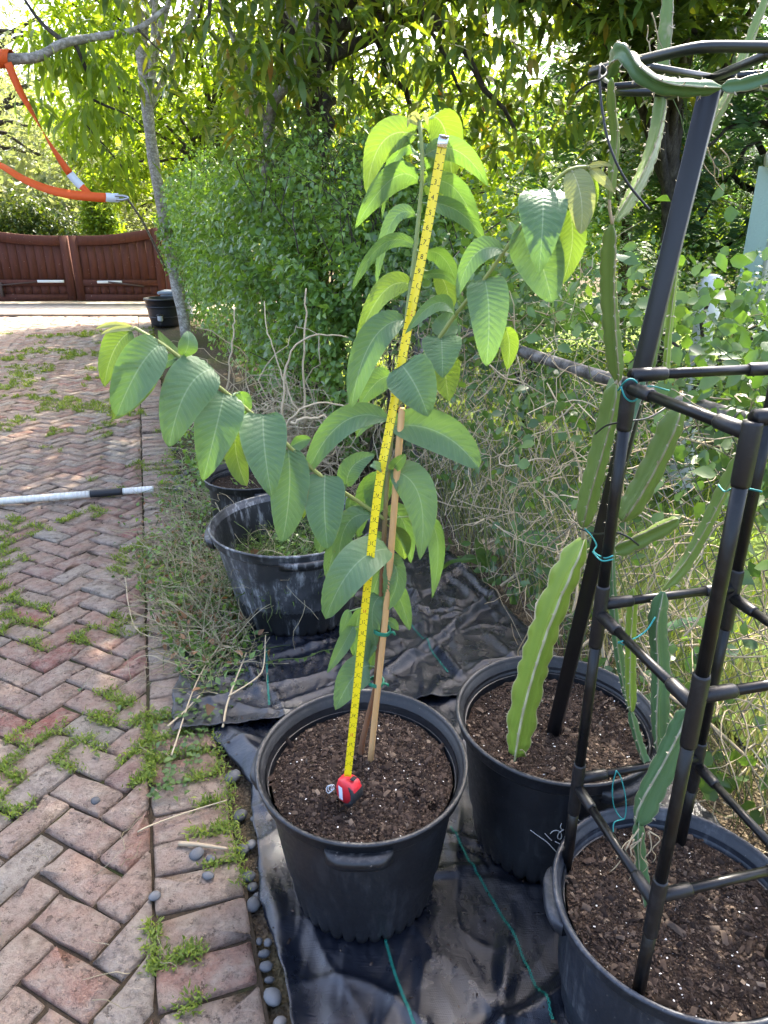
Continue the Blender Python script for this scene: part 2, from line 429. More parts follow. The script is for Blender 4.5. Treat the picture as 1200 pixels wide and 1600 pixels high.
# ------------------------------------------------------------------ gate
t = NT('gate_paint'); p = t.geo('Position'); n = t.noise(t.scale(p, (1, 1, .15)), 18, 5, .7)
c = t.mix(t.mrange(n, .35, .7), (.088, .032, .021), (.058, .022, .015)); chip = t.mrange(t.noise(p, 30, 3), .73, .75)
M_GATE = t.out(t.pr(t.mix(chip, c, (.4, .36, .3)), .85, .15, t.bump(n, .4, .01)))
M_PLATE = m_plain('worn_white_metal', (.62, .62, .58), .5, .4); M_IRON = m_plain('rusty_iron', (.07, .045, .035), .7, .3)
GYp = 16.5
def gz(px, py): return atY(px, py, GYp)
def gate_leaf(px0, px1, hinge, label):
    x0, x1 = gz(px0, 470)[0], gz(px1, 470)[0]; zb = .07
    top_lo = gz(120, 372)[2] + .05; top_hi = top_lo + .21
    root = thing('gate_leaf', label, 'gate', ((x0 + x1) / 2, GYp, 0))
    off = np.array(root.location)
    def topz(x):
        s = (x - x0) / (x1 - x0); s = s if hinge == 1 else 1 - s     # s=1 at the hinge
        return top_lo + (top_hi - top_lo) * max(0, s - .15) ** 2 * 1.2
    def slab(name, xa, xb, f0, f1, y0, y1, n=1):
        m = MB(); xx = np.linspace(xa, xb, n + 1)
        V = []; 
        for x in xx: V += [(x, y0, f0(x)), (x, y0, f1(x)), (x, y1, f1(x)), (x, y1, f0(x))]
        V = np.array(V); F = []
        for i in range(n):
            a = i * 4; b = a + 4
            F += [[a, b, b + 1, a + 1], [a + 1, b + 1, b + 2, a + 2], [a + 2, b + 2, b + 3, a + 3], [a + 3, b + 3, b, a]]
        F += [[0, 1, 2, 3], [n * 4 + 3, n * 4 + 2, n * 4 + 1, n * 4]]
        return m.add(V, np.array(F)).build(name, M_GATE, root, smooth=False, offset=off)
    K = lambda v: (lambda x: v)
    st = .17; zm = gz(120, 442)[2]
    yf, yb = GYp - .05, GYp + .05
    slab('stile', x0, x0 + st, K(zb), topz, yf, yb); slab('stile', x1 - st, x1, K(zb), topz, yf, yb)
    slab('top_rail', x0 + st, x1 - st, lambda x: topz(x) - .2, topz, yf + .002, yb, 12)
    slab('middle_rail', x0 + st, x1 - st, K(zm - .06), K(zm + .07), yf + .003, yb)
    slab('bottom_rail', x0 + st, x1 - st, K(zb), K(zb + .14), yf + .003, yb)
    nb = 9; wb = (x1 - x0 - 2 * st) / nb
    for i in range(nb):
        xa = x0 + st + i * wb + .006; xb = xa + wb - .012; j = R.uniform(-.006, .006)
        slab('board', xa, xb, K(zm + .07), lambda x: topz(x) - .195, yf + .028 + j * .5, yb - .01, 2)
        slab('board', xa, xb, K(zb + .14), K(zm - .06), yf + .028 + j * .5, yb - .01)
    return root, off
gl, o1 = gate_leaf(-26, 121, -1, 'dark red board gate leaf with a white plate, nearer the orange strap')
gr, o2 = gate_leaf(123.5, 262, 1, 'dark red board gate leaf with an actuator arm, next to the black tub')
for root, off, (xa, xb, ya) in ((gl, o1, (61, 102, 437)), (gr, o2, (154, 192, 438))):
    a = gz(xa, ya); b = gz(xb, ya); m = MB(); m.add(*bevel_box(((a[0] + b[0]) / 2, GYp - .085, a[2] - .03), (b[0] - a[0], .04, .055), .006))
    m.build('plate', M_PLATE, root, False, offset=off)
m = MB(); m.add(*tube([gz(172, 440) + (0, -.11, 0), gz(228, 447) + (0, -.13, 0)], .018, 8)); m.build('actuator_arm', M_IRON, gr, offset=o2)
m = MB(); m.add(*tube([gz(-5, 446) + (0, -.1, 0), gz(60, 440) + (0, -.1, 0)], .014, 8)); m.build('actuator_arm', M_IRON, gl, offset=o1)
m = MB(); m.add(*bevel_box(gz(5, 452) + (0, -.08, 0), (.07, .05, .3), .008)); m.build('hinge', M_IRON, gl, False, offset=o1)
# gate post to the right with a stepped top
def gpost(px, w, h, label):
    x = gz(px, 470)[0]; r = thing('gate_post', label, 'post', (x, GYp, 0)); m = MB(); m.add(*bevel_box((0, .02, h / 2), (w, .2, h), .01)); m.build('shaft', M_GATE, r, False)
    m = MB(); m.add(*bevel_box((0, .02, h + .03), (w + .05, .25, .06), .01)); m.build('cap', M_GATE, r, False)
gpost(272, .22, 1.62, 'dark red gate post half hidden behind the vine hedge')

# ------------------------------------------------------------------ chain-link fence
FA = 1.46; RZ = 1.13
t = NT('galvanised_pipe'); p = t.geo('Position'); n = t.noise(p, 22, 5, .7)
M_PIPE = t.out(t.pr(t.ramp(n, [(.35, (.05, .045, .04)), (.6, (.2, .19, .18)), (.75, (.34, .33, .31))]), .55, .4, t.bump(n, .4, .004), .4))
fence = thing('chain_link_fence', 'rusty grey chain-link fence with a pipe top rail, overgrown by vines', 'fence', AB(FA, 2.5))
fo = AB(FA, 2.5)
m = MB(); m.add(*tube([AB(FA, b, RZ + .006 * math.sin(b * 2)) for b in np.linspace(.3, 12.5, 40)], .023, 10)); m.build('top_rail', M_PIPE, fence, offset=fo)
for b in (1.05, 3.9, 6.7, 9.5, 12.3):
    m = MB(); m.add(*tube([AB(FA + .03, b, -.1), AB(FA + .03, b, RZ + .03)], .027, 10)); m.build('post', M_PIPE, fence, offset=fo)
m = MB(); st = .066
for k in range(-20, 200):
    for sg in (1, -1):
        b0 = .3 + k * st; pts = []
        ba, bz = (b0, b0 + sg * 1.1)
        V, F = tube([AB(FA - .012 * sg, ba, 0.02), AB(FA - .012 * sg, bz, RZ - .02)], .0017, 3, False)
        if min(ba, bz) > .3 and max(ba, bz) < 12.4: m.add(V, F)
tag(m.build('wire_mesh', M_PIPE, fence, offset=fo), kind='stuff')

# ------------------------------------------------------------------ house corner at the right edge
t = NT('green_stucco'); p = t.geo('Position'); n = t.noise(p, 60, 5)
M_STUC = t.out(t.pr(t.mix(n, (.36, .47, .36), (.43, .54, .42)), .85, .2, t.bump(n, .3, .01)))
M_CREAM = m_plain('cream_trim', (.62, .58, .44), .6, .3); M_GUT = m_plain('white_gutter', (.78, .76, .72), .35, .5)
hs = thing('house', 'pale green stucco house corner with cream window trim behind the vines', 'house', (3.6, 6.4, 0))
xl = atY(1166, 370, 6.2)[0]
m = MB(); bx = xl * 8.8 / 6.2 + .06; q4 = [(xl, 6.2), (xl + 2.6, 6.2), (xl + 3.9, 8.8), (bx, 8.8)]; m.add(np.array([(x, y, z) for z in (-.05, 2.05) for x, y in q4]), np.array([[3, 2, 1, 0], [4, 5, 6, 7], [0, 1, 5, 4], [1, 2, 6, 5], [2, 3, 7, 6], [3, 0, 4, 7]])); m.build('wall', M_STUC, hs, False, offset=(3.6, 6.4, 0))
m = MB(); m.add(*tube([np.array((xl + .02, 6.12, 2.1)), np.array((xl + 2.6, 6.12, 2.1))], .06, 14)); m.build('gutter', M_GUT, hs, offset=(3.6, 6.4, 0))
m = MB(); q4 = [(xl + .06, 6.08), (xl + 2.7, 6.08), (xl + 4.0, 8.9), (bx + .05, 8.9)]; m.add(np.array([(x, y, z) for z in (2.16, 2.24) for x, y in q4]), np.array([[3, 2, 1, 0], [4, 5, 6, 7], [0, 1, 5, 4], [1, 2, 6, 5], [2, 3, 7, 6], [3, 0, 4, 7]])); m.build('roof', M_GUT, hs, False, offset=(3.6, 6.4, 0))
xw = atY(1190, 420, 6.2)[0]
fr = MB(); fr.add(*bevel_box((xw + .05, 6.18, 1.36), (.09, .06, .86), .01)); fr.add(*bevel_box((xw + .5, 6.175, .93), (1.05, .07, .07), .01)); fr.add(*bevel_box((xw + .95, 6.18, 1.36), (.09, .06, .86), .01))
fr.build('window_frame', M_CREAM, hs, False, offset=(3.6, 6.4, 0))
t = NT('window_glass'); M_GLASS = t.out(t.pr((.03, .04, .04), .06, .6))
m = MB(); m.add(*box((xw + .5, 6.192, 1.36), (.8, .02, .8))); m.build('window_pane', M_GLASS, hs, False, offset=(3.6, 6.4, 0))
# ------------------------------------------------------------------ trees and hedge
t = NT('bark'); p = t.geo('Position'); n = t.noise(t.scale(p, (1, 1, .3)), 22, 6, .7)
M_BARK = t.out(t.pr(t.ramp(n, [(.3, (.022, .018, .014)), (.55, (.07, .058, .045)), (.75, (.15, .13, .105))]), .9, .2, t.bump(n, .9, .03)))
t = NT('pale_bark'); p = t.geo('Position'); n = t.noise(t.scale(p, (1, 1, 2.2)), 9, 6, .75); n2 = t.noise(p, 40, 4)
M_PALE = t.out(t.pr(t.mix(t.mrange(n2, .45, .6), t.ramp(n, [(.35, (.10, .085, .07)), (.52, (.34, .31, .27)), (.7, (.52, .49, .44))]), (.2, .18, .14)), .9, .2, t.bump(n, .8, .02)))
M_MANGO = m_leaf('mango_leaf', [(0, (.045, .085, .025)), (.35, (.08, .135, .032)), (.7, (.125, .18, .038)), (.86, (.21, .22, .045)), (.92, (.22, .12, .04)), (1, (.32, .15, .06))], (1.3, 1.15, .25), .38, .42, .4, 1.2)
M_BRIGHT = m_leaf('bright_leaf', [(0, (.075, .13, .022)), (.5, (.125, .195, .03)), (1, (.19, .26, .045))], (1.35, 1.2, .22), .55, .5, .3, .8)
M_OAK = m_leaf('oak_leaf', [(0, (.09, .12, .055)), (.5, (.15, .18, .085)), (1, (.23, .25, .14))], (1.15, 1.1, .6), .45, .5, .35, .5)
M_MAG = m_leaf('glossy_leaf', [(0, (.028, .055, .02)), (.6, (.055, .09, .025)), (1, (.11, .15, .03))], (1.4, 1.2, .2), .4, .35, .5, 1.5)
M_FEA = m_leaf('feather_leaf', [(0, (.04, .085, .04)), (.6, (.075, .14, .06)), (1, (.11, .18, .075))], (1.1, 1.2, .5), .35, .45, .4, 1.2)
M_HEDGE = m_leaf('vine_leaf', [(0, (.07, .13, .034)), (.45, (.115, .205, .05)), (.8, (.165, .265, .064)), (1, (.22, .31, .08))], (1.25, 1.2, .35), .33, .36, .5, 2.0)
M_PALM = m_leaf('palm_leaflet', [(0, (.10, .15, .03)), (.6, (.17, .22, .05)), (.85, (.28, .20, .05)), (1, (.36, .22, .06))], (1.3, 1.1, .3), .4, .4, .4, 1.5)

def ellipsoid(n, c, r, g, hollow=.35, keep=None, ns=.6, th=-.25):
    """points through a crown, thinned by noise into clumps with gaps"""
    out = []
    while sum(map(len, out)) < n:
        d = norm(g.normal(size=(n, 3))); rad = (g.random(n) * (1 - hollow ** 3) + hollow ** 3) ** (1 / 3)
        P = np.asarray(c) + d * rad[:, None] * np.asarray(r)
        k = np.array([nz(p, ns, 3.7) + .5 * nz(p, ns * 2.6, 1.2) > th for p in P])
        if keep is not None: k &= keep(P)
        out.append(P[k])
        if len(out) > 40: break
    return np.concatenate(out)[:n]
def limbs(mb, base_pts, base_r, targets, g, r1=.012, sides=6):
    """trunk plus limbs arching from the trunk to the targets"""
    P = resample(base_pts, 24); r = np.linspace(base_r[0], base_r[1], 24)
    r = r * (1 + .06 * g.normal(size=24)); mb.add(*tube(P, r, 12))
    for tgt in targets:
        i = int(g.integers(11, 24)); a = P[i]; tgt = np.asarray(tgt); d = tgt - a
        mid = a + d * .5 + np.array((0, 0, .18 * np.linalg.norm(d))) + g.normal(0, .12, 3) * np.linalg.norm(d) * .4
        Q = resample([a, mid, tgt], 10); Q[1:-1] += g.normal(0, .025, (8, 3)); mb.add(*tube(Q, np.linspace(r[i] * .55, r1, 10), sides, False))
def whorls(C, k, g, L, W, droop=(.35, 1.2), spread=.06):
    n = len(C) * k; P = np.repeat(C, k, 0) + g.normal(0, spread, (n, 3)) * np.array((1, 1, .6))
    az = g.random(n) * 2 * np.pi; el = -g.uniform(*droop, n)
    D = np.stack((np.cos(az) * np.cos(el), np.sin(az) * np.cos(el), np.sin(el)), 1)
    N = np.stack((np.cos(az) * -np.sin(el), np.sin(az) * -np.sin(el), np.cos(el)), 1) + g.normal(0, .25, (n, 3))
    return P, D, N, L * g.uniform(.7, 1.2, n), W * g.uniform(.75, 1.2, n)
def scatter(C, k, g, L, W, spread, flat=.6):
    n = len(C) * k; P = np.repeat(C, k, 0) + g.normal(0, spread, (n, 3))
    D = rdir(n, g); D[:, 2] = D[:, 2] * .6 - .25
    N = rdir(n, g) * flat + np.array((0, 0, 1.)); return P, D, N, L * g.uniform(.6, 1.25, n), W * g.uniform(.7, 1.2, n)
def tree(label, trunk, tr, crown_fn, mat, tmpl, bark=M_BARK, nl=14, seed=1, name='tree', group=None):
    g = np.random.default_rng(seed); base = np.array(trunk[0], float); root = thing(name, label, 'tree', base, group)
    P, D, N, L, W, tg = crown_fn(g)
    m = MB(); limbs(m, trunk, tr, tg[g.permutation(len(tg))[:nl]], g); m.build('trunk', bark, root, offset=base)
    V, F = cloud(P, D, N, L, W, tmpl); link('crown', mesh('crown', V - base, F, smooth=False, mat=mat), root)
    return root

# mango with long hanging leaves: its crown shades the foreground
def mango(g):
    C = ellipsoid(1500, (-.35, 7.5, 4.5), (3.3, 2.8, 2.6), g, .3, lambda P: (P[:, 2] > 1.95 + .25 * np.sin(P[:, 0] * 2.1)) & ~((P[:, 0] < -1.3) & (P[:, 2] < 2.6)), .75, -.12)
    shade_lobe = ellipsoid(520, (.55, 5.75, 5.6), (2.1, 1.25, .9), g, 0, None, .8, -.35); q = proj(C); C = C[~((q[0] < 345) & (q[1] > -150))]; C = np.vstack((C, shade_lobe, ellipsoid(420, (.3, 7.2, 3.15), (2.7, 1.7, 1.15), g, 0, lambda P: P[:, 2] > 2.05 + .25 * np.sin(P[:, 0] * 2.1), .9, -.15)))  # includes a clump above the view, added to shade the near bricks and pots
    return (*whorls(C, 10, g, .185, .052, (-.15, 1.15)), C)
tree('large mango tree with long drooping dark leaves above the hedge', [atY(478, 300, 7.4) * (1, 1, 0), atY(490, 200, 7.4), atY(505, 60, 7.4), atY(535, -120, 7.4) + (0, 0, .3), (.2, 7.3, 5.6)], (.17, .08), mango, M_MANGO, T_LONG, nl=70, seed=5, name='mango_tree')
# slender tree; its unseen crown is placed overhead to shade the bricks
def bough(g):
    C = ellipsoid(480, (-1.9, 5.3, 5.3), (2.3, 2.2, 1.5), g, .0, lambda P: P[:, 2] > 3.5 + .15 * P[:, 1] * 0, .7, -.1)
    return (*whorls(C, 11, g, .21, .04), C)
tree('slender pale trunk leaning over the top of the hedge with hanging leaves', [atY(400, 330, 7.6) * (1, 1, 0), atY(418, 215, 7.3), atY(455, 120, 7.0), atY(492, 0, 6.7), (-.6, 6.0, 4.6)], (.06, .035), bough, M_MANGO, T_LONG, M_PALE, 9, 8, 'slender_tree')
# pale straight trunk by the hedge end
def thin(g):
    C = ellipsoid(1000, (-2.2, 11.6, 6.2), (2.6, 2.3, 1.5), g, .0); return (*scatter(C, 12, g, .14, .06, .16), C)  # crown out of view, shifted off its trunk to shade the driveway
tree('tall tree with a pale mottled trunk rising at the far end of the hedge', [atZ(294, 535), atY(268, 400, 11.2), atY(240, 250, 11.2), atY(222, 90, 11.2), atY(205, -60, 11.2), (-3.6, 11.4, 6)], (.095, .06), thin, M_BRIGHT, T_FAR, M_PALE, 14, 9, 'pale_trunk_tree')
def bright1(g):
    C = ellipsoid(1500, (-3.2, 13.6, 3.9), (2.7, 1.5, 2.6), g, .1, lambda P: P[:, 2] > 1.6, .9, -.15); return (*whorls(C, 10, g, .17, .075, (-.3, .9), .12), C)
tree('sunlit yellow-green tree behind the pale trunk', [(-2.6, 13.8, 0), (-2.7, 13.8, 1.6), (-3, 13.7, 3.4)], (.12, .05), bright1, M_BRIGHT, T_LEAF, M_BARK, 30, 10, 'sunlit_tree')
def oak1(g):
    C = ellipsoid(2300, (-11.2, 21, 4.6), (5.2, 3.4, 4.2), g, .3, None, .5, -.2); return (*scatter(C, 12, g, .13, .075, .22), C)
tree('grey-green small-leaved oak behind the gate', [(-12, 21, 0), (-11.8, 21, 2), (-11, 20.8, 5)], (.35, .15), oak1, M_OAK, T_FAR, M_BARK, 40, 11, 'oak_tree')
def oak2(g):
    C = ellipsoid(1700, (-7.6, 27, 4.8), (5.0, 3.4, 3.6), g, .3, None, .45, -.1); return (*scatter(C, 12, g, .16, .09, .26), C)
tree('hazy pale oak standing farthest behind the gate', [(-7, 27, 0), (-7.2, 27, 3), (-7.6, 27, 6)], (.3, .12), oak2, M_OAK, T_FAR, M_BARK, 30, 12, 'oak_tree')
def dark1(g):
    C = ellipsoid(700, (-9.6, 19.0, 1.35), (2.0, .9, .95), g, .5, None, 1.2, -.5); return (*scatter(C, 16, g, .13, .07, .14), C)
tree('dark glossy shrub showing above the gate', [(-9.6, 19, 0), (-9.6, 19, .8)], (.08, .05), dark1, M_MAG, T_LEAF, M_BARK, 8, 13, 'shrub')
def column(g):
    C = ellipsoid(420, (-6.75, 18.2, 1.75), (.42, .4, 1.1), g, .2, None, 1.5, -.5); return (*scatter(C, 16, g, .12, .05, .08), C)
tree('bright yellow-green narrow shrub above the gate seam', [(-6.75, 18.2, 0), (-6.75, 18.2, 1.2)], (.06, .03), column, M_BRIGHT, T_FAR, M_BARK, 6, 14, 'shrub')
def magn(g):
    C = ellipsoid(560, (1.95, 6.3, 3.9), (1.35, 1.2, 1.25), g, .1, lambda P: (P[:, 2] > 2.62 + .5 * np.abs(P[:, 0] - 2.3)), .8, -.2)
    return (*whorls(C, 11, g, .17, .065, (-.5, .7), .025), C)
tree('dark tree with broad glossy leaf rosettes beside the trellis ring', [(2.9, 7.6, 0), (2.8, 7.4, 1.5), (2.3, 6.8, 3.2)], (.11, .06), magn, M_MAG, T_OVAL, M_BARK, 26, 15, 'broadleaf_tree')
# feathery trees: fronds of paired leaflets
def feather(c, r, n, L, k, lw, g):
    C = ellipsoid(n, c, r, g, .4, None, .7, -.5)
    D = rdir(len(C), g) * np.array((1, 1, .45)) + np.array((0, -.55, -.15)); D = norm(D)
    S = norm(np.cross(D, np.array((0, 0, 1.))) + g.normal(0, .15, D.shape)); U = np.cross(S, D)
    s = np.linspace(.08, 1, k); LL = L * g.uniform(.7, 1.25, len(C))
    P, Dd, Nn, Ll = [], [], [], []
    for j, q in enumerate(s):
        pt = C + D * (q * LL)[:, None] - np.array((0, 0, 1.)) * (.22 * q * q * LL)[:, None]
        for sg in (-1, 1):
            P.append(pt); Dd.append(S * sg + D * .45 - U * .15); Nn.append(U); Ll.append(LL * .30 * (1 - .55 * q))
    return np.concatenate(P), np.concatenate(Dd), np.concatenate(Nn), np.concatenate(Ll), np.concatenate(Ll) * lw, C
tree('dark feathery-leaved tree in front of the green house', [(4.6, 8.6, 0), (4.5, 8.5, 1.5), (4.2, 8.2, 3)], (.1, .06), lambda g: feather((3.95, 8.2, 2.75), (1.45, 1.2, 2.0), 760, .62, 10, .34, g), M_FEA, T_FAR, M_BARK, 26, 16, 'feathery_tree')
tree('feathery-leaved tree between the mango and the trellis post', [(3.6, 11, 0), (3.5, 11, 1.8), (3.2, 10.8, 3.4)], (.1, .06), lambda g: feather((3.3, 10.6, 3.2), (1.7, 1.3, 1.9), 620, .7, 11, .34, g), M_FEA, T_FAR, M_BARK, 26, 17, 'feathery_tree')
# small palm
g = np.random.default_rng(18); pb = np.array((3.0, 8.0, 0)); palm = thing('palm', 'small palm with arching golden fronds behind the trellis post', 'palm', pb)
m = MB(); m.add(*tube(resample([(0, 0, 0), (.03, 0, 1.0), (0, 0, 2.0)], 14), .09 * (1 + .18 * (np.arange(14) % 2)), 10)); m.build('trunk', M_BARK, palm)
for i in range(15):
    az = i * 2.4 + g.uniform(-.2, .2); el = g.uniform(.1, 1.15); L = g.uniform(.75, 1.05)
    h = np.array((math.cos(az), math.sin(az), 0)); s = np.linspace(0, 1, 22)
    C = np.array((0, 0, 2.0)) + h * (L * s * math.cos(el))[:, None] + np.array((0, 0, 1.)) * (L * (s * math.sin(el) - .55 * s ** 2.2))[:, None]
    T = norm(np.gradient(C, axis=0)); S = norm(np.cross(T, (0, 0, 1.))); U = np.cross(S, T); mb = MB(); mb.add(*tube(C, np.linspace(.012, .003, 22), 5, False))
    for sg in (-1, 1):
        mb.add(*cloud(C[2:], S[2:] * sg + T[2:] * .7 + U[2:] * .35, U[2:], .34 * (1 - .6 * s[2:]), .022, T_FAR))
    mb.build('frond', M_PALM, palm, False)
# sunlit trees that close the view
def back(c, r, n, k, L, W, sp):
    return lambda g: (lambda C: (*scatter(C, k, g, L, W, sp), C))(ellipsoid(n, c, r, g, .3, None, .6, -.3))
for i, (c, r, n, lab) in enumerate((((1.2, 15.5, 2.3), (3.2, 1.8, 2.2), 800, 'sunlit leafy tree far behind the guava plant'), ((6.6, 17, 2.7), (3.2, 2.0, 2.7), 750, 'sunlit leafy tree far behind the trellis ring'),
        ((11.5, 15, 3.6), (3.2, 2.2, 3.6), 700, 'leafy tree far behind the green house'), ((-3.0, 22, 3.2), (3.4, 2.4, 3.2), 800, 'tall leafy tree far behind the hedge'))):
    tree(lab, [(c[0], c[1], 0), (c[0], c[1], 1.5), c], (.16, .07), back(c, r, n, 14, .24, .11, .22), M_BRIGHT if i != 3 else M_OAK, T_FAR, M_BARK, 20, 30 + i, 'leafy_tree')
# far wood that reads as one mass
g = np.random.default_rng(40); n = 26000; ang = g.uniform(-1.0, 1.05, n); rr = g.uniform(34, 44, n); hh = 6.5 + 2 * np.sin(ang * 9) + 1.5 * np.sin(ang * 23 + 1)
P = np.stack((np.sin(ang) * rr, np.cos(ang) * rr, g.random(n) ** .8 * hh), 1)
V, F = cloud(P, rdir(n, g) * (1, 1, .5), rdir(n, g) + (0, -.6, .6), .75 * g.uniform(.6, 1.3, n), .45, T_FAR)
tag(link('distant_wood', mesh('distant_wood', V, F, smooth=False, mat=M_OAK)), kind='stuff')

# oak bough with the strap, reaching in from the left
g = np.random.default_rng(50); bo = atY(-60, 96, 5.0)
bt = thing('oak_bough', 'lichen-grey oak bough reaching in under the sky with the orange strap round it', 'branch', bo)
m = MB(); P = resample([atY(-220, 120, 5.0), atY(-60, 96, 5.0), atY(30, 92, 5.0), atY(62, 88, 5.0), atY(98, 68, 5.05), atY(155, 57, 5.2), atY(215, 45, 5.4), atY(262, 10, 5.6)], 40)
m.add(*tube(P, np.concatenate((np.linspace(.036, .032, 20), np.linspace(.031, .012, 20))) * (1 + .05 * g.normal(size=40)), 10)); m.build('main_limb', M_PALE, bt, offset=bo)
for pts, r0 in (([(117, 68), (135, 110), (143, 152), (130, 182), (152, 215), (190, 260), (205, 292)], .013), ([(143, 155), (165, 165), (200, 180), (225, 200)], .009), ([(100, 66), (60, 30), (20, -30)], .016), ([(215, 45), (240, 70), (262, 88)], .008)):
    Q = resample([atY(x, y, 5.1 + .05 * i) for i, (x, y) in enumerate(pts)], 22); m = MB(); m.add(*tube(Q, np.linspace(r0, r0 * .35, 22), 7)); m.build('side_branch', M_BARK, bt, offset=bo)
tips = np.array([atY(x, y, 5.2 + .2 * g.normal()) for x, y in zip(g.uniform(50, 200, 80), g.uniform(30, 300, 80)) if (y < 110 + .9 * (x - 60) + 60)])
V, F = cloud(*whorls(tips, 8, g, .16, .032, (.3, 1.3), .05), T_LONG); link('foliage', mesh('foliage', V - bo, F, smooth=False, mat=M_BRIGHT), bt)

# ------------------------------------------------------------------ vine hedge along the fence
g = np.random.default_rng(60)
def hedge_pts(n, g):
    b = 4.25 + 8.6 * g.random(n) ** 1.25; ph = g.uniform(-.05, math.pi * .86, n)
    hh = np.interp(b, [4.2, 5.0, 6.5, 9, 11, 12.8], [1.55, 1.98, 2.1, 2.25, 2.45, 2.0]); ww = np.interp(b, [4.2, 5.5, 9, 12, 12.8], [.75, 1.15, 1.45, 1.75, 1.45]); bf = np.where(np.cos(ph) > 0, .5 + .62 * np.sin(ph), 1.)
    q = g.random(n); dep = 1 - .34 * q ** 1.6
    lump = np.array([1 + .22 * nz((x * .9, y * 2.4), 1.1, 9) + .16 * nz((x * 3, y * 5), 1.0, 2) for x, y in zip(b, ph)])
    a = 1.62 - ww * bf * np.cos(ph) * dep * lump * np.where(np.cos(ph) > 0, 1.05, .8); 
    z = np.clip(np.sin(np.clip(ph, 0, 3)), 0, 1) ** .62 * hh * (1 - .2 * q ** 1.6) * lump
    o = np.stack((-np.cos(ph), np.zeros(n), np.sin(ph)), 1)
    return ABv(a, b, z), o[:, :1] * PV + o[:, 2:] * np.array((0, 0, 1.))
P, O = hedge_pts(44000, g)
hb = AB(1.2, 8)
hd = thing('vine_hedge', 'dense green vine mass smothering the fence like a hedge', 'hedge', hb)
n = len(P); D = norm(rdir(n, g) * .9 + np.array((0, 0, -.55)) + O * .25); N = O + rdir(n, g) * .55 + np.array((0, 0, .35))
k = P[:, 2] > .12
V, F = cloud(P[k], D[k], N[k], (.068 * g.uniform(.55, 1.3, n))[k], (.049 * g.uniform(.6, 1.25, n))[k], T_LEAF)
link('foliage', mesh('foliage', V - hb, F, smooth=False, mat=M_HEDGE), hd)
m = MB()
for i in range(70):
    b = 4.3 + 8 * g.random() ** 1.3; a = g.uniform(1.3, 1.9); z = g.uniform(.3, 1.9)
    Q = resample([AB(a, b, 0), AB(a + g.normal(0, .15), b + g.normal(0, .2), z * .6), AB(a + g.normal(0, .25), b + g.normal(0, .4), z)], 9); m.add(*tube(Q, np.linspace(.012, .004, 9), 4, False))
m.build('stems', M_BARK, hd, offset=hb)
# loose shoots poking out of the hedge top
sh = MB(); lp = []
for i in range(190):
    b = 4.4 + 7.5 * g.random() ** 1.4; z = np.interp(b, [4.2, 5.0, 6.5, 9, 11, 12.8], [1.5, 1.9, 2.05, 2.2, 2.4, 2.0]); a0 = 1.4 + g.normal(0, .25)
    Q = resample([AB(a0, b, z - .2), AB(a0 + g.normal(0, .08), b + g.normal(0, .1), z + .08), AB(a0 + g.normal(0, .2), b + g.normal(0, .2), z + g.uniform(.08, .42))], 9)
    sh.add(*tube(Q, np.linspace(.004, .0015, 9), 4, False)); lp.append(Q[3:])
tag(sh.build('shoots', M_BARK, hd, offset=hb), kind='stuff'); lp = np.concatenate(lp); n = len(lp) * 3; Pq = np.repeat(lp, 3, 0) + g.normal(0, .012, (n, 3))
V, F = cloud(Pq, rdir(n, g) + (0, 0, -.2), rdir(n, g) * .6 + (0, 0, 1), .045 * g.uniform(.6, 1.2, n), .03, T_LEAF); link('shoot_leaves', mesh('shoot_leaves', V - hb, F, smooth=False, mat=M_HEDGE), hd)
# ------------------------------------------------------------------ landscape fabric
def m_fabric():
    t = NT('woven_fabric'); uv = t.coord('UV'); s = t.sep(uv)
    wx = t.math('SINE', t.math('MULTIPLY', s[0], 2 * math.pi * 330)); wy = t.math('SINE', t.math('MULTIPLY', s[1], 2 * math.pi * 330))
    weave = t.math('MULTIPLY', wx, wy)
    n = t.noise(t.geo('Position'), 3.2, 5, .65); d = t.noise(t.geo('Position'), 26, 6, .75); fl = t.noise(t.scale(t.geo('Position'), (14, 260, 30)), 1.0, 3); ck = t.noise(t.scale(t.geo('Position'), (9, 16, 9)), 1.0, 6, .7, dist=1.2)
    c = t.mix(t.mrange(d, .5, .78, 0, .55), (.0035, .0055, .0115), (.012, .0145, .021)); c = t.mix(t.mrange(n, .5, .7, 0, .35), c, (.03, .034, .045))  # navy tint puts the sky's sheen into the base colour
    rough = t.mrange(t.math('ADD', n, t.math('MULTIPLY', d, .5)), .45, .95, .19, .36)
    h = t.math('ADD', t.math('ADD', t.math('MULTIPLY', weave, .08), t.math('MULTIPLY', fl, .4)), t.math('ADD', t.math('MULTIPLY', d, .22), t.math('MULTIPLY', ck, 1.0)))
    return t.out(t.pr(c, rough, .7, t.bump(h, .6, .004)))
M_FAB = m_fabric(); M_TEAL = m_plain('teal_thread', (.012, .20, .15), .6, .3, .4, 60)
def interp_line(pts, v):
    pts = np.array(pts, float); s = np.linspace(0, 1, len(pts)); return np.array([np.interp(v, s, pts[:, 0]), np.interp(v, s, pts[:, 1])])
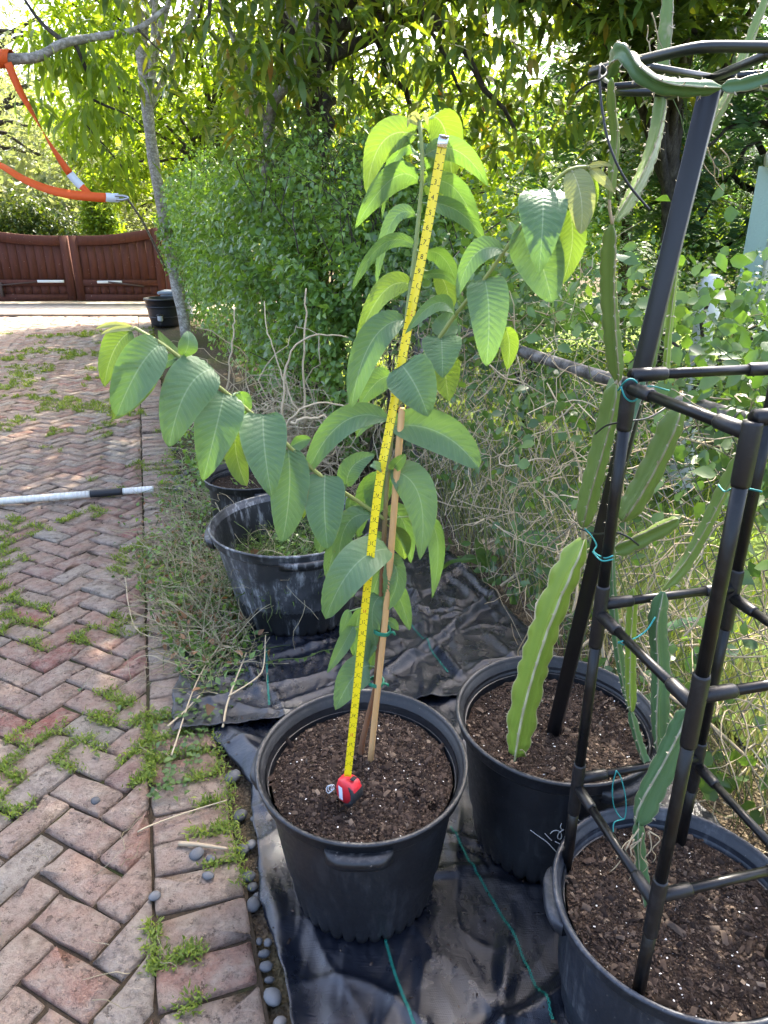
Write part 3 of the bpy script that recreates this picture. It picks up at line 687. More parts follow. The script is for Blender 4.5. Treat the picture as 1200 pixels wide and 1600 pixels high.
def creases(u, v, seed, lines):
    z = .007 * nz((u * 3, v * 3), 1.3, seed) + .004 * nz((u * 9 + v * 3, v * 4), 1.4, seed + 3) + .002 * nz((u * 26 + v * 9, v * 9 - u * 5), 1.0, seed) + .0018 * nz((u * 60, v * 20), 1.0, seed)
    for k_, (fu, fv, am, pw) in enumerate(((2.2, 4.4, .009, 14), (4.5, 2.0, .007, 16), (9, 5, .0035, 14), (18, 7, .002, 10))):
        z += am * ((1 - abs(nz((u * fu + v * 1.3, v * fv - u * 1.1), 1.0, seed + 5 * k_ + 1))) ** pw * 1.4 - .3)
    for (x0, y0, x1, y1, hgt, w) in lines:
        dx, dy = x1 - x0, y1 - y0; l = math.hypot(dx, dy); s = ((u - x0) * dx + (v - y0) * dy) / l ** 2
        if -.1 < s < 1.1:
            d = abs((u - x0) * dy - (v - y0) * dx) / l; e = 1 - max(0, abs(s - .5) - .35) * 4
            if e > 0: z += hgt * e * math.exp(-(d / w) ** 2) - hgt * .4 * e * math.exp(-((d - 2.2 * w) / (1.4 * w)) ** 2)
    return z
def fabric(name, label, near_l, far_l, near_r, far_r, seed, z0, lines, lift=None, nu=190, nv=190):
    """sheet in driveway coords: corners (a,b); u across, v away from the camera"""
    V = []; UV = []; f = {}
    for i in range(nu):
        u = i / (nu - 1)
        for j in range(nv):
            v = j / (nv - 1)
            l = interp_line(near_l, v); r = interp_line(near_r, v); q = l + (r - l) * u
            q[0] += (.018 * nz((v * 5, seed), 1.5) + .006 * nz((v * 22, seed), 1.2)) * (1 - u) ** 6; q[1] += .014 * nz((u * 6, seed), 1.5) * (1 - v) ** 6
            X = AB(q[0], q[1]); z = z0 + creases(X[0], X[1], seed, lines)
            if lift: z += lift(u, v, X)
            V.append((X[0], X[1], max(z, z0 - .012))); UV.append((u, v))
    V = np.array(V); o = link(name, mesh(name, V, grid_faces(nu, nv), np.array(UV), mat=M_FAB)); 
    sol = o.modifiers.new('thick', 'SOLIDIFY'); sol.thickness = .0012
    tag(o, label, 'fabric')
    return o, V.reshape(nu, nv, 3)
def ab(px, py): 
    P = atZ(px, py); return (float(P @ PV), float(P @ EV))
fl = [ab(470, 1660), ab(430, 1500), ab(400, 1400), ab(403, 1330), ab(392, 1230), ab(328, 1142), ab(330, 1100)]
frt = [(1.40, .45), (1.40, .8), (1.40, 1.2), (1.40, 1.55), (1.40, 1.9), (1.40, 2.15), (1.40, 2.25)]
def liftF(u, v, X):
    e = max(0, 1 - u / .10); return .045 * max(0, 1 - abs(v - .72) / .16) * (1 - abs(2 * e - 1)) + .012 * e * (1 - e) * 4 * (.5 + .5 * math.sin(v * 30))
cr = []
for i in range(16):
    a0 = R.uniform(0, 6.28); x = R.uniform(-.4, .7); y = R.uniform(.6, 2.2); l = R.uniform(.25, .7); cr.append((x, y, x + l * math.cos(a0), y + l * math.sin(a0), R.uniform(.006, .014), R.uniform(.010, .02)))
cr += [(.02, .86, .44, 1.08, .02, .018), (-.05, .8, .2, .99, .015, .02), (-.3, 1.35, -.18, .9, .02, .03), (.2, .8, .32, 1.25, .014, .02)]
fab1, FV1 = fabric('ground_fabric', 'black woven ground fabric under the guava pot in the foreground', fl, None, frt, None, 21, .006, cr, liftF)
fl2 = [ab(268, 1154), ab(276, 1080), ab(300, 985), ab(345, 905)]
fr2 = [(1.40, 1.88), (1.385, 2.25), (1.39, 2.7), (1.365, 3.2)]
def G2(px, py): P = atZ(px, py); return P[0], P[1]
cr2 = []
def cl(p, q, h, w): a = G2(*p); b = G2(*q); cr2.append((*a, *b, h, w))
cl((670, 1015), (640, 905), .02, .025); cl((672, 1012), (780, 930), .028, .02); cl((670, 1012), (600, 1060), .022, .022); cl((680, 1015), (720, 1065), .025, .02); cl((700, 905), (800, 985), .012, .02)
cl((620, 960), (740, 880), .012, .018); cl((300, 1080), (430, 1050), .010, .02); cl((290, 1110), (420, 1085), .010, .015); cl((385, 1030), (410, 1100), .012, .02); cl((700, 870), (830, 1000), .014, .02); cl((640, 930), (700, 990), .012, .012)
for i in range(10):
    a0 = R.uniform(0, 6.28); x = R.uniform(-.3, .6); y = R.uniform(2.1, 3.2); l = R.uniform(.2, .6); cr2.append((x, y, x + l * math.cos(a0), y + l * math.sin(a0), R.uniform(.006, .012), R.uniform(.012, .02)))
fab2, FV2 = fabric('ground_fabric', 'black woven ground fabric under the weathered pot, overlapping the nearer sheet', fl2, None, fr2, None, 33, .028, cr2, lambda u, v, X: .01 * max(0, 1 - v / .06))
def on_fab(FV, x, y):
    d = (FV[..., 0] - x) ** 2 + (FV[..., 1] - y) ** 2; i = np.unravel_index(np.argmin(d), d.shape); return FV[i][2]
def stripe(FV, o, pix):
    Q = resample([atZ(x, y, .02) for x, y in pix], 90); m = MB()
    for row, (dz, w) in enumerate(((0, .0022), (.0003, .0022))):
        for i in range(0, 89):
            a, b = Q[i], Q[i + 1]; t_ = norm(b - a); s = np.array((-t_[1], t_[0], 0)); sg = 1 if i % 2 else -1
            za = on_fab(FV, a[0], a[1]) + .0035; zb = on_fab(FV, b[0], b[1]) + .0035
            A = np.array((a[0], a[1], za)) + s * sg * .003 * (1 if row else -1); B = np.array((b[0], b[1], zb)) - s * sg * .003 * (1 if row else -1)
            m.add(np.array([A - s * w * .6, A + s * w * .6, B + s * w * .6, B - s * w * .6]) + (0, 0, dz), np.array([[0, 1, 2, 3]]))
    m.build('marker_thread', M_TEAL, o, False)
stripe(FV1, fab1, [(602, 1462), (622, 1530), (652, 1610)]); stripe(FV1, fab1, [(704, 1285), (745, 1360), (800, 1450), (838, 1530), (875, 1610)])
stripe(FV2, fab2, [(416, 1015), (418, 1060), (421, 1105)]); stripe(FV2, fab2, [(618, 950), (645, 980), (670, 1012), (700, 1050)])

# ------------------------------------------------------------------ pots
def m_pot(name, base, dust, streak=0., scratch=.25):
    t = NT(name); p = t.coord('Object'); s = t.sep(p)
    n = t.noise(p, 7, 5, .6); f = t.noise(p, 70, 4, .7); st = t.noise(t.scale(p, (14, 14, 1.3)), 2.2, 5, .75)
    c = t.mix(t.mrange(n, .4, .75, 0, scratch), base, dust)
    sm = t.math('MULTIPLY', t.mrange(st, .50, .66, 0, streak), t.mrange(n, .42, .58)); c = t.mix(sm, c, (.36, .37, .38))
    sp = t.mrange(t.noise(p, 120, 2), .735, .76); c = t.mix(t.math('MULTIPLY', sp, .5), c, (.25, .22, .19))
    up = t.sep(t.geo('Normal'))[2]; c = t.mix(t.math('MULTIPLY', t.mrange(up, .5, 1), t.mrange(f, .45, .65, 0, .35)), c, (.16, .15, .14))
    return t.out(t.pr(c, t.mrange(f, .3, .7, .36, .55), .5, t.bump(t.math('ADD', f, t.math('MULTIPLY', n, 2)), .12, .004)))
M_POT = m_pot('pot_plastic', (.0055, .0062, .0085), (.02, .023, .029), .05, .45); M_POTW = m_pot('weathered_pot_plastic', (.007, .008, .0095), (.024, .026, .03), .6, .3); M_POTR = m_pot('bleached_rim_plastic', (.02, .022, .025), (.11, .115, .125), .9, .8); M_POTD = m_pot('dusty_pot_plastic', (.011, .0145, .022), (.04, .047, .062), .2, .6)
t = NT('potting_mix'); p = t.geo('Position'); n = t.noise(p, 55, 6, .8); v = t.voro(p, 120); 
c = t.ramp(n, [(.3, (.010, .007, .005)), (.5, (.032, .021, .015)), (.62, (.065, .042, .03)), (.75, (.12, .085, .06))]); c = t.mix(t.mrange(t.noise(p, 160, 1), .72, .74), c, (.5, .47, .43))
M_SOIL = t.out(t.pr(c, .95, .15, t.bump(t.math('ADD', n, v), 1.0, .012)))
t = NT('bark_chips'); r = t.geo('Random Per Island')
M_CHIP = t.out(t.pr(t.ramp(r, [(0, (.014, .009, .007)), (.45, (.028, .019, .0145)), (.75, (.05, .034, .026)), (.95, (.085, .062, .046)), (1, (.19, .145, .105))]), .9, .2))
M_PERL = m_plain('perlite_white', (.6, .58, .55), .9, .2)
T_CHIP = (np.array([[-.5, 0, 0], [.5, 0, .1], [.42, 1, .05], [-.45, .9, 0], [0, .5, .35]]), [np.array([[0, 1, 4], [1, 2, 4], [2, 3, 4], [3, 0, 4]])])
def pot(name, label, C, rim, base, h, mat, soil=None, tabs=(-90,), segs=96, sy=1.0, scal=34, tilt=(0, 0), seed=1, chips=2600, holes=(), rim_mat=None):
    root = thing(name, label, 'plant pot', C); root.rotation_euler = (tilt[0], tilt[1], 0); root.scale = (1, sy, 1)
    prof = [(base - .03, .012), (base, .0), (base + .004, .02), (base + .006, .05)]
    for s in np.linspace(.1, .93, 12): prof.append((base + .006 + (rim - .022 - base) * s, .05 + (h - .05) * s))
    def mod(r, z, a):
        k = np.clip(1 - z / .045, 0, 1); w = np.abs(np.sin(a * scal / 2)) ** .5
        dent = 1 + .006 * np.sin(2 * a + seed) + .004 * np.sin(3 * a + seed * 2)
        return (r - k * .008 * (1 - w)) * dent, z + k * .009 * (1 - w)
    V, F = lathe(prof, scal * 8, mod); m = MB(); m.add(V, F); m.build('body', mat, root)
    hr = h - .045
    pr = [(rim - .024, hr), (rim - .008, hr + .004), (rim - .003, hr + .012), (rim - .001, hr + .036), (rim + .005, hr + .040), (rim + .006, hr + .046), (rim + .002, h + .004), (rim - .002, h + .004), (rim - .006, h - .002), (rim - .008, h - .010), (rim - .012, h - .012), (rim - .013, h - .020), (rim - .016, h - .022), (rim - .017, h - .031), (rim - .020, h - .033), (rim - .022, h - .06), (base + .02, .12)]
    V, F = lathe(pr, segs, lambda r, z, a: (r * (1 + .006 * np.sin(2 * a + seed) + .004 * np.sin(3 * a + seed * 2)), z)); m = MB(); m.add(V, F); m.build('rim', rim_mat or mat, root)
    for ta in tabs:
        a0 = math.radians(ta - 17); a1 = math.radians(ta + 17); sgm = 15; aa = np.linspace(a0, a1, sgm); e = np.clip(np.minimum(np.arange(sgm), sgm - 1 - np.arange(sgm)) / 2.5, 0, 1) ** .6
        ring = []
        for (dr, z) in ((-.010, hr + .018), (.020, hr + .022), (.023, hr + .008), (.015, hr - .012), (-.012, hr - .012)):
            ring.append(np.stack(((rim + dr * (e if dr > 0 else 1)) * np.cos(aa), (rim + dr * (e if dr > 0 else 1)) * np.sin(aa), np.full(sgm, z)), 1))
        V = np.stack(ring, 0).reshape(-1, 3); m = MB(); m.add(V, grid_faces(5, sgm)[:, ::-1]); m.build('handle_tab', mat, root)
    if soil:
        g = np.random.default_rng(seed + 70); rs = base + (rim - .03 - base) * soil / h + .006; nr, na = 34, 72
        rr = np.linspace(0, rs, nr)[:, None]; a = np.linspace(0, 2 * np.pi, na, endpoint=False)[None]
        X = rr * np.cos(a); Y = rr * np.sin(a)
        def sz(x, y):
            z = soil + .012 * nz((x, y), 6, seed) + .007 * nz((x, y), 19, seed) + .004 * nz((x, y), 45, seed)
            for hx, hy, hd, hw in holes: z -= hd * math.exp(-((x - hx) ** 2 + (y - hy) ** 2) / hw ** 2)
            return z
        Z = np.array([[sz(x, y) for x, y in zip(p, q)] for p, q in zip(X, Y)])
        V = np.stack((X, Y, Z), -1).reshape(-1, 3); i = np.arange(nr - 1)[:, None] * na; j = np.arange(na)[None]; k = (j + 1) % na
        link('soil', mesh('soil', V, np.stack((i + j, i + na + j, i + na + k, i + k), -1).reshape(-1, 4), mat=M_SOIL), root)
        n = chips; rr = rs * np.sqrt(g.random(n)) * .985; aa = g.random(n) * 2 * np.pi; x = rr * np.cos(aa); y = rr * np.sin(aa)
        P = np.stack((x, y, np.array([sz(p, q) for p, q in zip(x, y)]) + .001), 1); D = rdir(n, g) * (1, 1, .35); N = rdir(n, g) * .5 + (0, 0, 1)
        L = .0045 * g.lognormal(0, .6, n); V, F = cloud(P, D, N, np.clip(L, .003, .045), np.clip(L * g.uniform(.25, .8, n), .0025, .012), T_CHIP)
        tag(link('wood_chips', mesh('wood_chips', V, F, smooth=False, mat=M_CHIP), root), kind='stuff')
        k = g.choice(n, max(3, chips // 220)); V, F = cloud(P[k] + (0, 0, .002), D[k], N[k], .0042 * g.uniform(.6, 1.4, len(k)), .0035, T_CHIP); tag(link('perlite', mesh('perlite', V, F, smooth=False, mat=M_PERL), root), kind='stuff')
    return root
PA = atZ(566, 1188, .40) * (1, 1, 0); PB = atZ(870, 1113, .41) * (1, 1, 0); PC = np.array((.598, 1.028, 0)); PD = np.array((-.385, 2.745, .02)); PE = np.array((-.72, 3.62, 0))
potA = pot('nursery_pot', 'clean black nursery pot holding the guava plant in the foreground', PA + (0, 0, .015), .249, .178, .395, M_POT, .345, (-90, 175), sy=1.06, seed=2, chips=11000, holes=((.13, -.06, .035, .012), (.165, -.1, .035, .011), (-.02, -.11, .02, .05)))
potB = pot('nursery_pot', 'black nursery pot with scratched writing holding the square post', PB + (0, 0, .01), .262, .2, .40, M_POT, .34, (-62, 120), sy=1.0, seed=5, chips=7500)
potC = pot('nursery_pot', 'dusty grey-blue black pot holding the tubular tower, cut by the lower right corner', PC + (0, 0, .0), .245, .2, .34, M_POTD, .298, (-78, 172), sy=1.0, seed=8, chips=7500)
potD = pot('nursery_pot', 'large weathered black pot with white streaks full of clippings', PD + (0, 0, .015), .345, .25, .415, M_POTW, .20, (-75, 190), sy=1.02, seed=11, chips=300, rim_mat=M_POTR)
potE = pot('nursery_pot', 'black pot hidden behind the weathered pot under dry grass', PE, .25, .2, .36, M_POTW, .3, (-60,), seed=14, chips=60)
# scratched writing on pot B: strokes wrapped on its side
def on_pot(px, py):
    d = ray(px, py); o = np.array((0, 0, EYE)); 
    for tt in np.linspace(.8, 3, 2200):
        q = o + d * tt; z = q[2] - .01; s = (z - .05) / .35; r = .206 + (.04) * s + (0.0 if s < .93 else .02)
        if math.hypot(q[0] - PB[0], q[1] - PB[1]) < r + .006 and z < .41: return q
    return o + d * 1.9
def zz(x, y): return 800 + x * 160 / 1200, 1180 + y * 200 / 1500
M_SCR = m_plain('scratch_white', (.62, .62, .6), .8, .2)
m = MB()
for stx in ([(215, 878), (300, 940), (400, 1010), (470, 1080), (545, 1162)], [(385, 918), (425, 960), (465, 1000)], [(505, 1012), (560, 1040), (595, 1075)], [(450, 920), (480, 888), (530, 880), (570, 905), (582, 945), (570, 985), (540, 980), (535, 945), (560, 900), (600, 878)], [(580, 800), (568, 840), (585, 870), (612, 876)], [(705, 735), (765, 803)], [(705, 780), (742, 828)], [(730, 672), (760, 725), (785, 765), (820, 770), (852, 735), (845, 755), (872, 782)]):
    Q = resample([on_pot(*zz(*q)) for q in stx], 16); m.add(*tube(Q, .0013, 4))
m.build('scratched_writing', M_SCR, potB, offset=PB + (0, 0, .01))

# ------------------------------------------------------------------ guava plant
def m_guava(name, top, pale, vein, trc, tr=.4, rough=.42):
    t = NT(name); s = t.sep(t.coord('UV')); u = s[0]; w = t.math('ABSOLUTE', t.math('SUBTRACT', t.math('MULTIPLY', s[1], 2), 1))
    side = t.math('FRACT', t.math('SUBTRACT', t.math('MULTIPLY', u, 15), t.math('MULTIPLY', w, 2.3)))
    tri = t.math('ABSOLUTE', t.math('SUBTRACT', side, .5))                        # .5 on a vein
    sv = t.math('MULTIPLY', t.mrange(tri, .43, .5), t.mrange(w, .98, .6)); mid = t.mrange(w, .045, .015)
    v = t.math('MAXIMUM', t.math('MULTIPLY', sv, .40), mid)
    n = t.noise(t.coord('Object'), 14, 4); r = t.orand(); fine = t.voro(t.scale(t.coord('UV'), (70, 30, 1)), 1.0)
    c = t.mix(t.mrange(t.math('ADD', t.math('MULTIPLY', n, .6), t.math('MULTIPLY', r, .5)), .25, .85), top, pale)
    back = t.geo('Backfacing'); c = t.mix(t.math('MULTIPLY', back, .35), c, tuple(min(1, x * 1.5 + .01) for x in pale))
    brn = t.math('MULTIPLY', t.mrange(t.noise(t.coord('Object'), 31, 4, .7), .70, .73), .7); c = t.mix(brn, c, (.16, .10, .035)); sp = t.math('MULTIPLY', t.mrange(t.noise(t.coord('Object'), 55, 3), .67, .73), .5); c = t.mix(sp, c, tuple(x * .55 for x in top))
    edge = t.mrange(w, .93, 1.0, 0, .35); c = t.mix(edge, c, vein); eb = t.math('MULTIPLY', t.mrange(t.math('ADD', w, t.math('MULTIPLY', t.noise(t.coord('Object'), 22, 3), .5)), 1.27, 1.34), .75); c = t.mix(eb, c, (.17, .10, .04)); c2 = t.mix(v, c, vein)
    h = t.math('ADD', t.math('MULTIPLY', t.math('SUBTRACT', .5, tri), 1.0), t.math('MULTIPLY', fine, .22)); nb = t.bump(h, .35, .003)
    tc = t.mix(1.0, t.mix(t.math('MULTIPLY', v, .5), trc, vein), t.mix(t.math('MULTIPLY', n, .8), (1.2, 1.2, 1.2), (.75, .8, .8)), 'MULTIPLY')
    return t.out(t.mixs(tr, t.pr(c2, t.mrange(n, .3, .7, rough, rough + .16), .5, nb), t.transl(tc, nb)))
M_G = m_guava('guava_leaf', (.095, .175, .085), (.14, .225, .105), (.24, .33, .165), (.16, .30, .03), .36)
M_Y = m_guava('young_backlit_guava_leaf', (.115, .19, .055), (.17, .245, .07), (.28, .35, .14), (.15, .24, .016), .42, .5)  # young leaves, and backlit ones whose glow is painted as a yellower colour
M_N = m_guava('new_guava_leaf', (.26, .29, .13), (.34, .34, .15), (.45, .44, .25), (.30, .32, .07), .4, .6)
t = NT('guava_stem'); p = t.coord('Object'); z = t.sep(p)[2]; n = t.noise(t.scale(p, (1, 1, .3)), 60, 4)
c = t.mix(t.mrange(t.math('ADD', z, t.math('MULTIPLY', t.math('SUBTRACT', n, .5), .2)), .60, .95), t.mix(n, (.11, .045, .02), (.24, .13, .07)), t.mix(n, (.17, .22, .07), (.26, .31, .12)))
M_GST = t.out(t.pr(c, .6, .35, t.bump(n, .4, .003)))
M_GBR = m_plain('green_twig', (.24, .27, .08), .55, .35, .2, 40)
main_px = [(563, 1200, 1.435), (566, 1160, 1.43), (578, 1110, 1.43), (588, 1060, 1.43), (595, 930, 1.435), (601, 820, 1.435), (606, 735, 1.44), (615, 650, 1.445), (632, 520, 1.455), (645, 420, 1.46), (656, 320, 1.465), (660, 250, 1.465), (655, 188, 1.465)]
left_px = [(603, 812, 1.435), (560, 784, 1.42), (499, 742, 1.40), (451, 697, 1.38), (392, 645, 1.36), (327, 593, 1.33), (289, 565, 1.31), (252, 537, 1.30), (210, 512, 1.29)]
right_px = [(618, 640, 1.445), (650, 575, 1.43), (687, 527, 1.41), (713, 490, 1.40), (757, 436, 1.38), (800, 375, 1.36), (830, 330, 1.35), (865, 285, 1.345), (892, 264, 1.34), (930, 260, 1.335)]
def px3(L, n): return resample([atY(x, y, Y) for x, y, Y in L], n)
gv0 = px3(main_px, 60)[0]
guava = thing('guava_plant', 'young guava plant with large drooping leaves staked in the black pot', 'plant', gv0)
STEMS = np.vstack((px3(main_px, 120), px3(left_px, 90), px3(right_px, 90)))
m = MB(); Q = px3(main_px, 60); m.add(*tube(Q, np.interp(np.arange(60), [0, 6, 30, 59], [.0085, .0068, .0052, .0036]), 10)); m.build('stem', M_GST, guava, offset=gv0)
m = MB(); Q = px3(left_px, 40); m.add(*tube(Q, np.interp(np.arange(40), [0, 10, 39], [.0042, .0046, .0034]), 8)); m.build('branch', M_GBR, guava, offset=gv0)
m = MB(); Q = px3(right_px, 40); m.add(*tube(Q, np.linspace(.0048, .0028, 40), 8)); m.build('branch', M_GBR, guava, offset=gv0)
SX, SY, SD = proj(STEMS)
lg = np.random.default_rng(90)
def gleaf(bx, by, mx, my, tx, ty, w, roll=0, dep=(0, -.02, -.045), kind='g', fold=.3, wide=.42, nL=40, nW=10, curl=.0):
    i = int(np.argmin((SX - bx) ** 2 + (SY - by) ** 2)); Y0 = STEMS[i][1]; sp = STEMS[i]
    B = atY(bx, by, Y0 + dep[0]); Mm = atY(mx, my, Y0 + dep[1]); Tp = atY(tx, ty, Y0 + dep[2]); ctl = 2 * Mm - .5 * (B + Tp)
    u = np.linspace(0, 1, nL + 1)[:, None]; C = B * (1 - u) ** 2 + 2 * ctl * u * (1 - u) + Tp * u ** 2
    T = norm(np.gradient(C, axis=0)); view = norm(C.mean(0) - np.array((0, 0, EYE)))
    S0 = norm(np.cross(norm(Tp - B), view)); S = norm(S0 - T * (T @ S0)[:, None]); N = np.cross(S, T)
    sgn = -1 if (N.mean(0) @ view) > 0 else 1
    N = N * sgn                                                       # towards the camera
    cr_, sr = math.cos(math.radians(roll)), math.sin(math.radians(roll)); S, N = S * cr_ + N * sr, N * cr_ - S * sr
    dpt = proj(C.mean(0))[2]; W = w * dpt / FPX / 2 * 1.07
    uu = u[:, 0]; prof = uu ** (wide * 1.3 * lg.uniform(.8, 1.25)) * (1 - uu) ** lg.uniform(.68, .98); prof = (prof / prof.max()) ** .88; prof = np.clip(prof, .012, 1) * W
    v = np.linspace(-1, 1, nW + 1); ph = lg.uniform(0, 6.28); wav = lg.uniform(.03, .16); wf = lg.uniform(5, 13); arch = lg.uniform(-.25, .2)
    X = C[:, None] + S[:, None] * (prof[:, None] * v[None])[..., None]
    h = fold * np.abs(v)[None] * prof[:, None]
    h = h + .0017 * np.cos(2 * np.pi * (15 * uu[:, None] - 2.3 * np.abs(v)[None])) * (np.abs(v)[None] * 2.2).clip(0, 1) * (W / .035)
    h = h + wav * prof[:, None] * np.sin(uu[:, None] * wf + ph + np.sign(v)[None] * 1.1) * np.abs(v)[None] ** 2
    h = h + arch * prof[:, None] * (v[None] ** 2)
    X = X + N[:, None] * h[..., None]
    V = X.reshape(-1, 3); F = grid_faces(nL + 1, nW + 1)
    UV = np.stack(np.broadcast_arrays(uu[:, None], (v[None] + 1) / 2), -1).reshape(-1, 2)
    if np.dot(np.cross(V[F[0, 1]] - V[F[0, 0]], V[F[0, 3]] - V[F[0, 0]]), N[0]) < 0: F = F[:, ::-1]
    m = MB(); m.add(V, F, UV)
    if np.linalg.norm(sp - B) < .16:
        md = (sp + B) / 2 + T[0] * -.004; Pq = resample([sp, md, B + T[0] * .006], 7); m.add(*tube(Pq, np.linspace(.0022, .0016, 7), 6, False), )
        m.U[-1][:] = (.5, .5)
    mat = {'g': M_G, 'y': M_Y, 'n': M_N}[kind]
    m.build('leaf', mat, guava, uv=True, offset=gv0)
AW = (0, .02, .05)     # hangs away from the camera
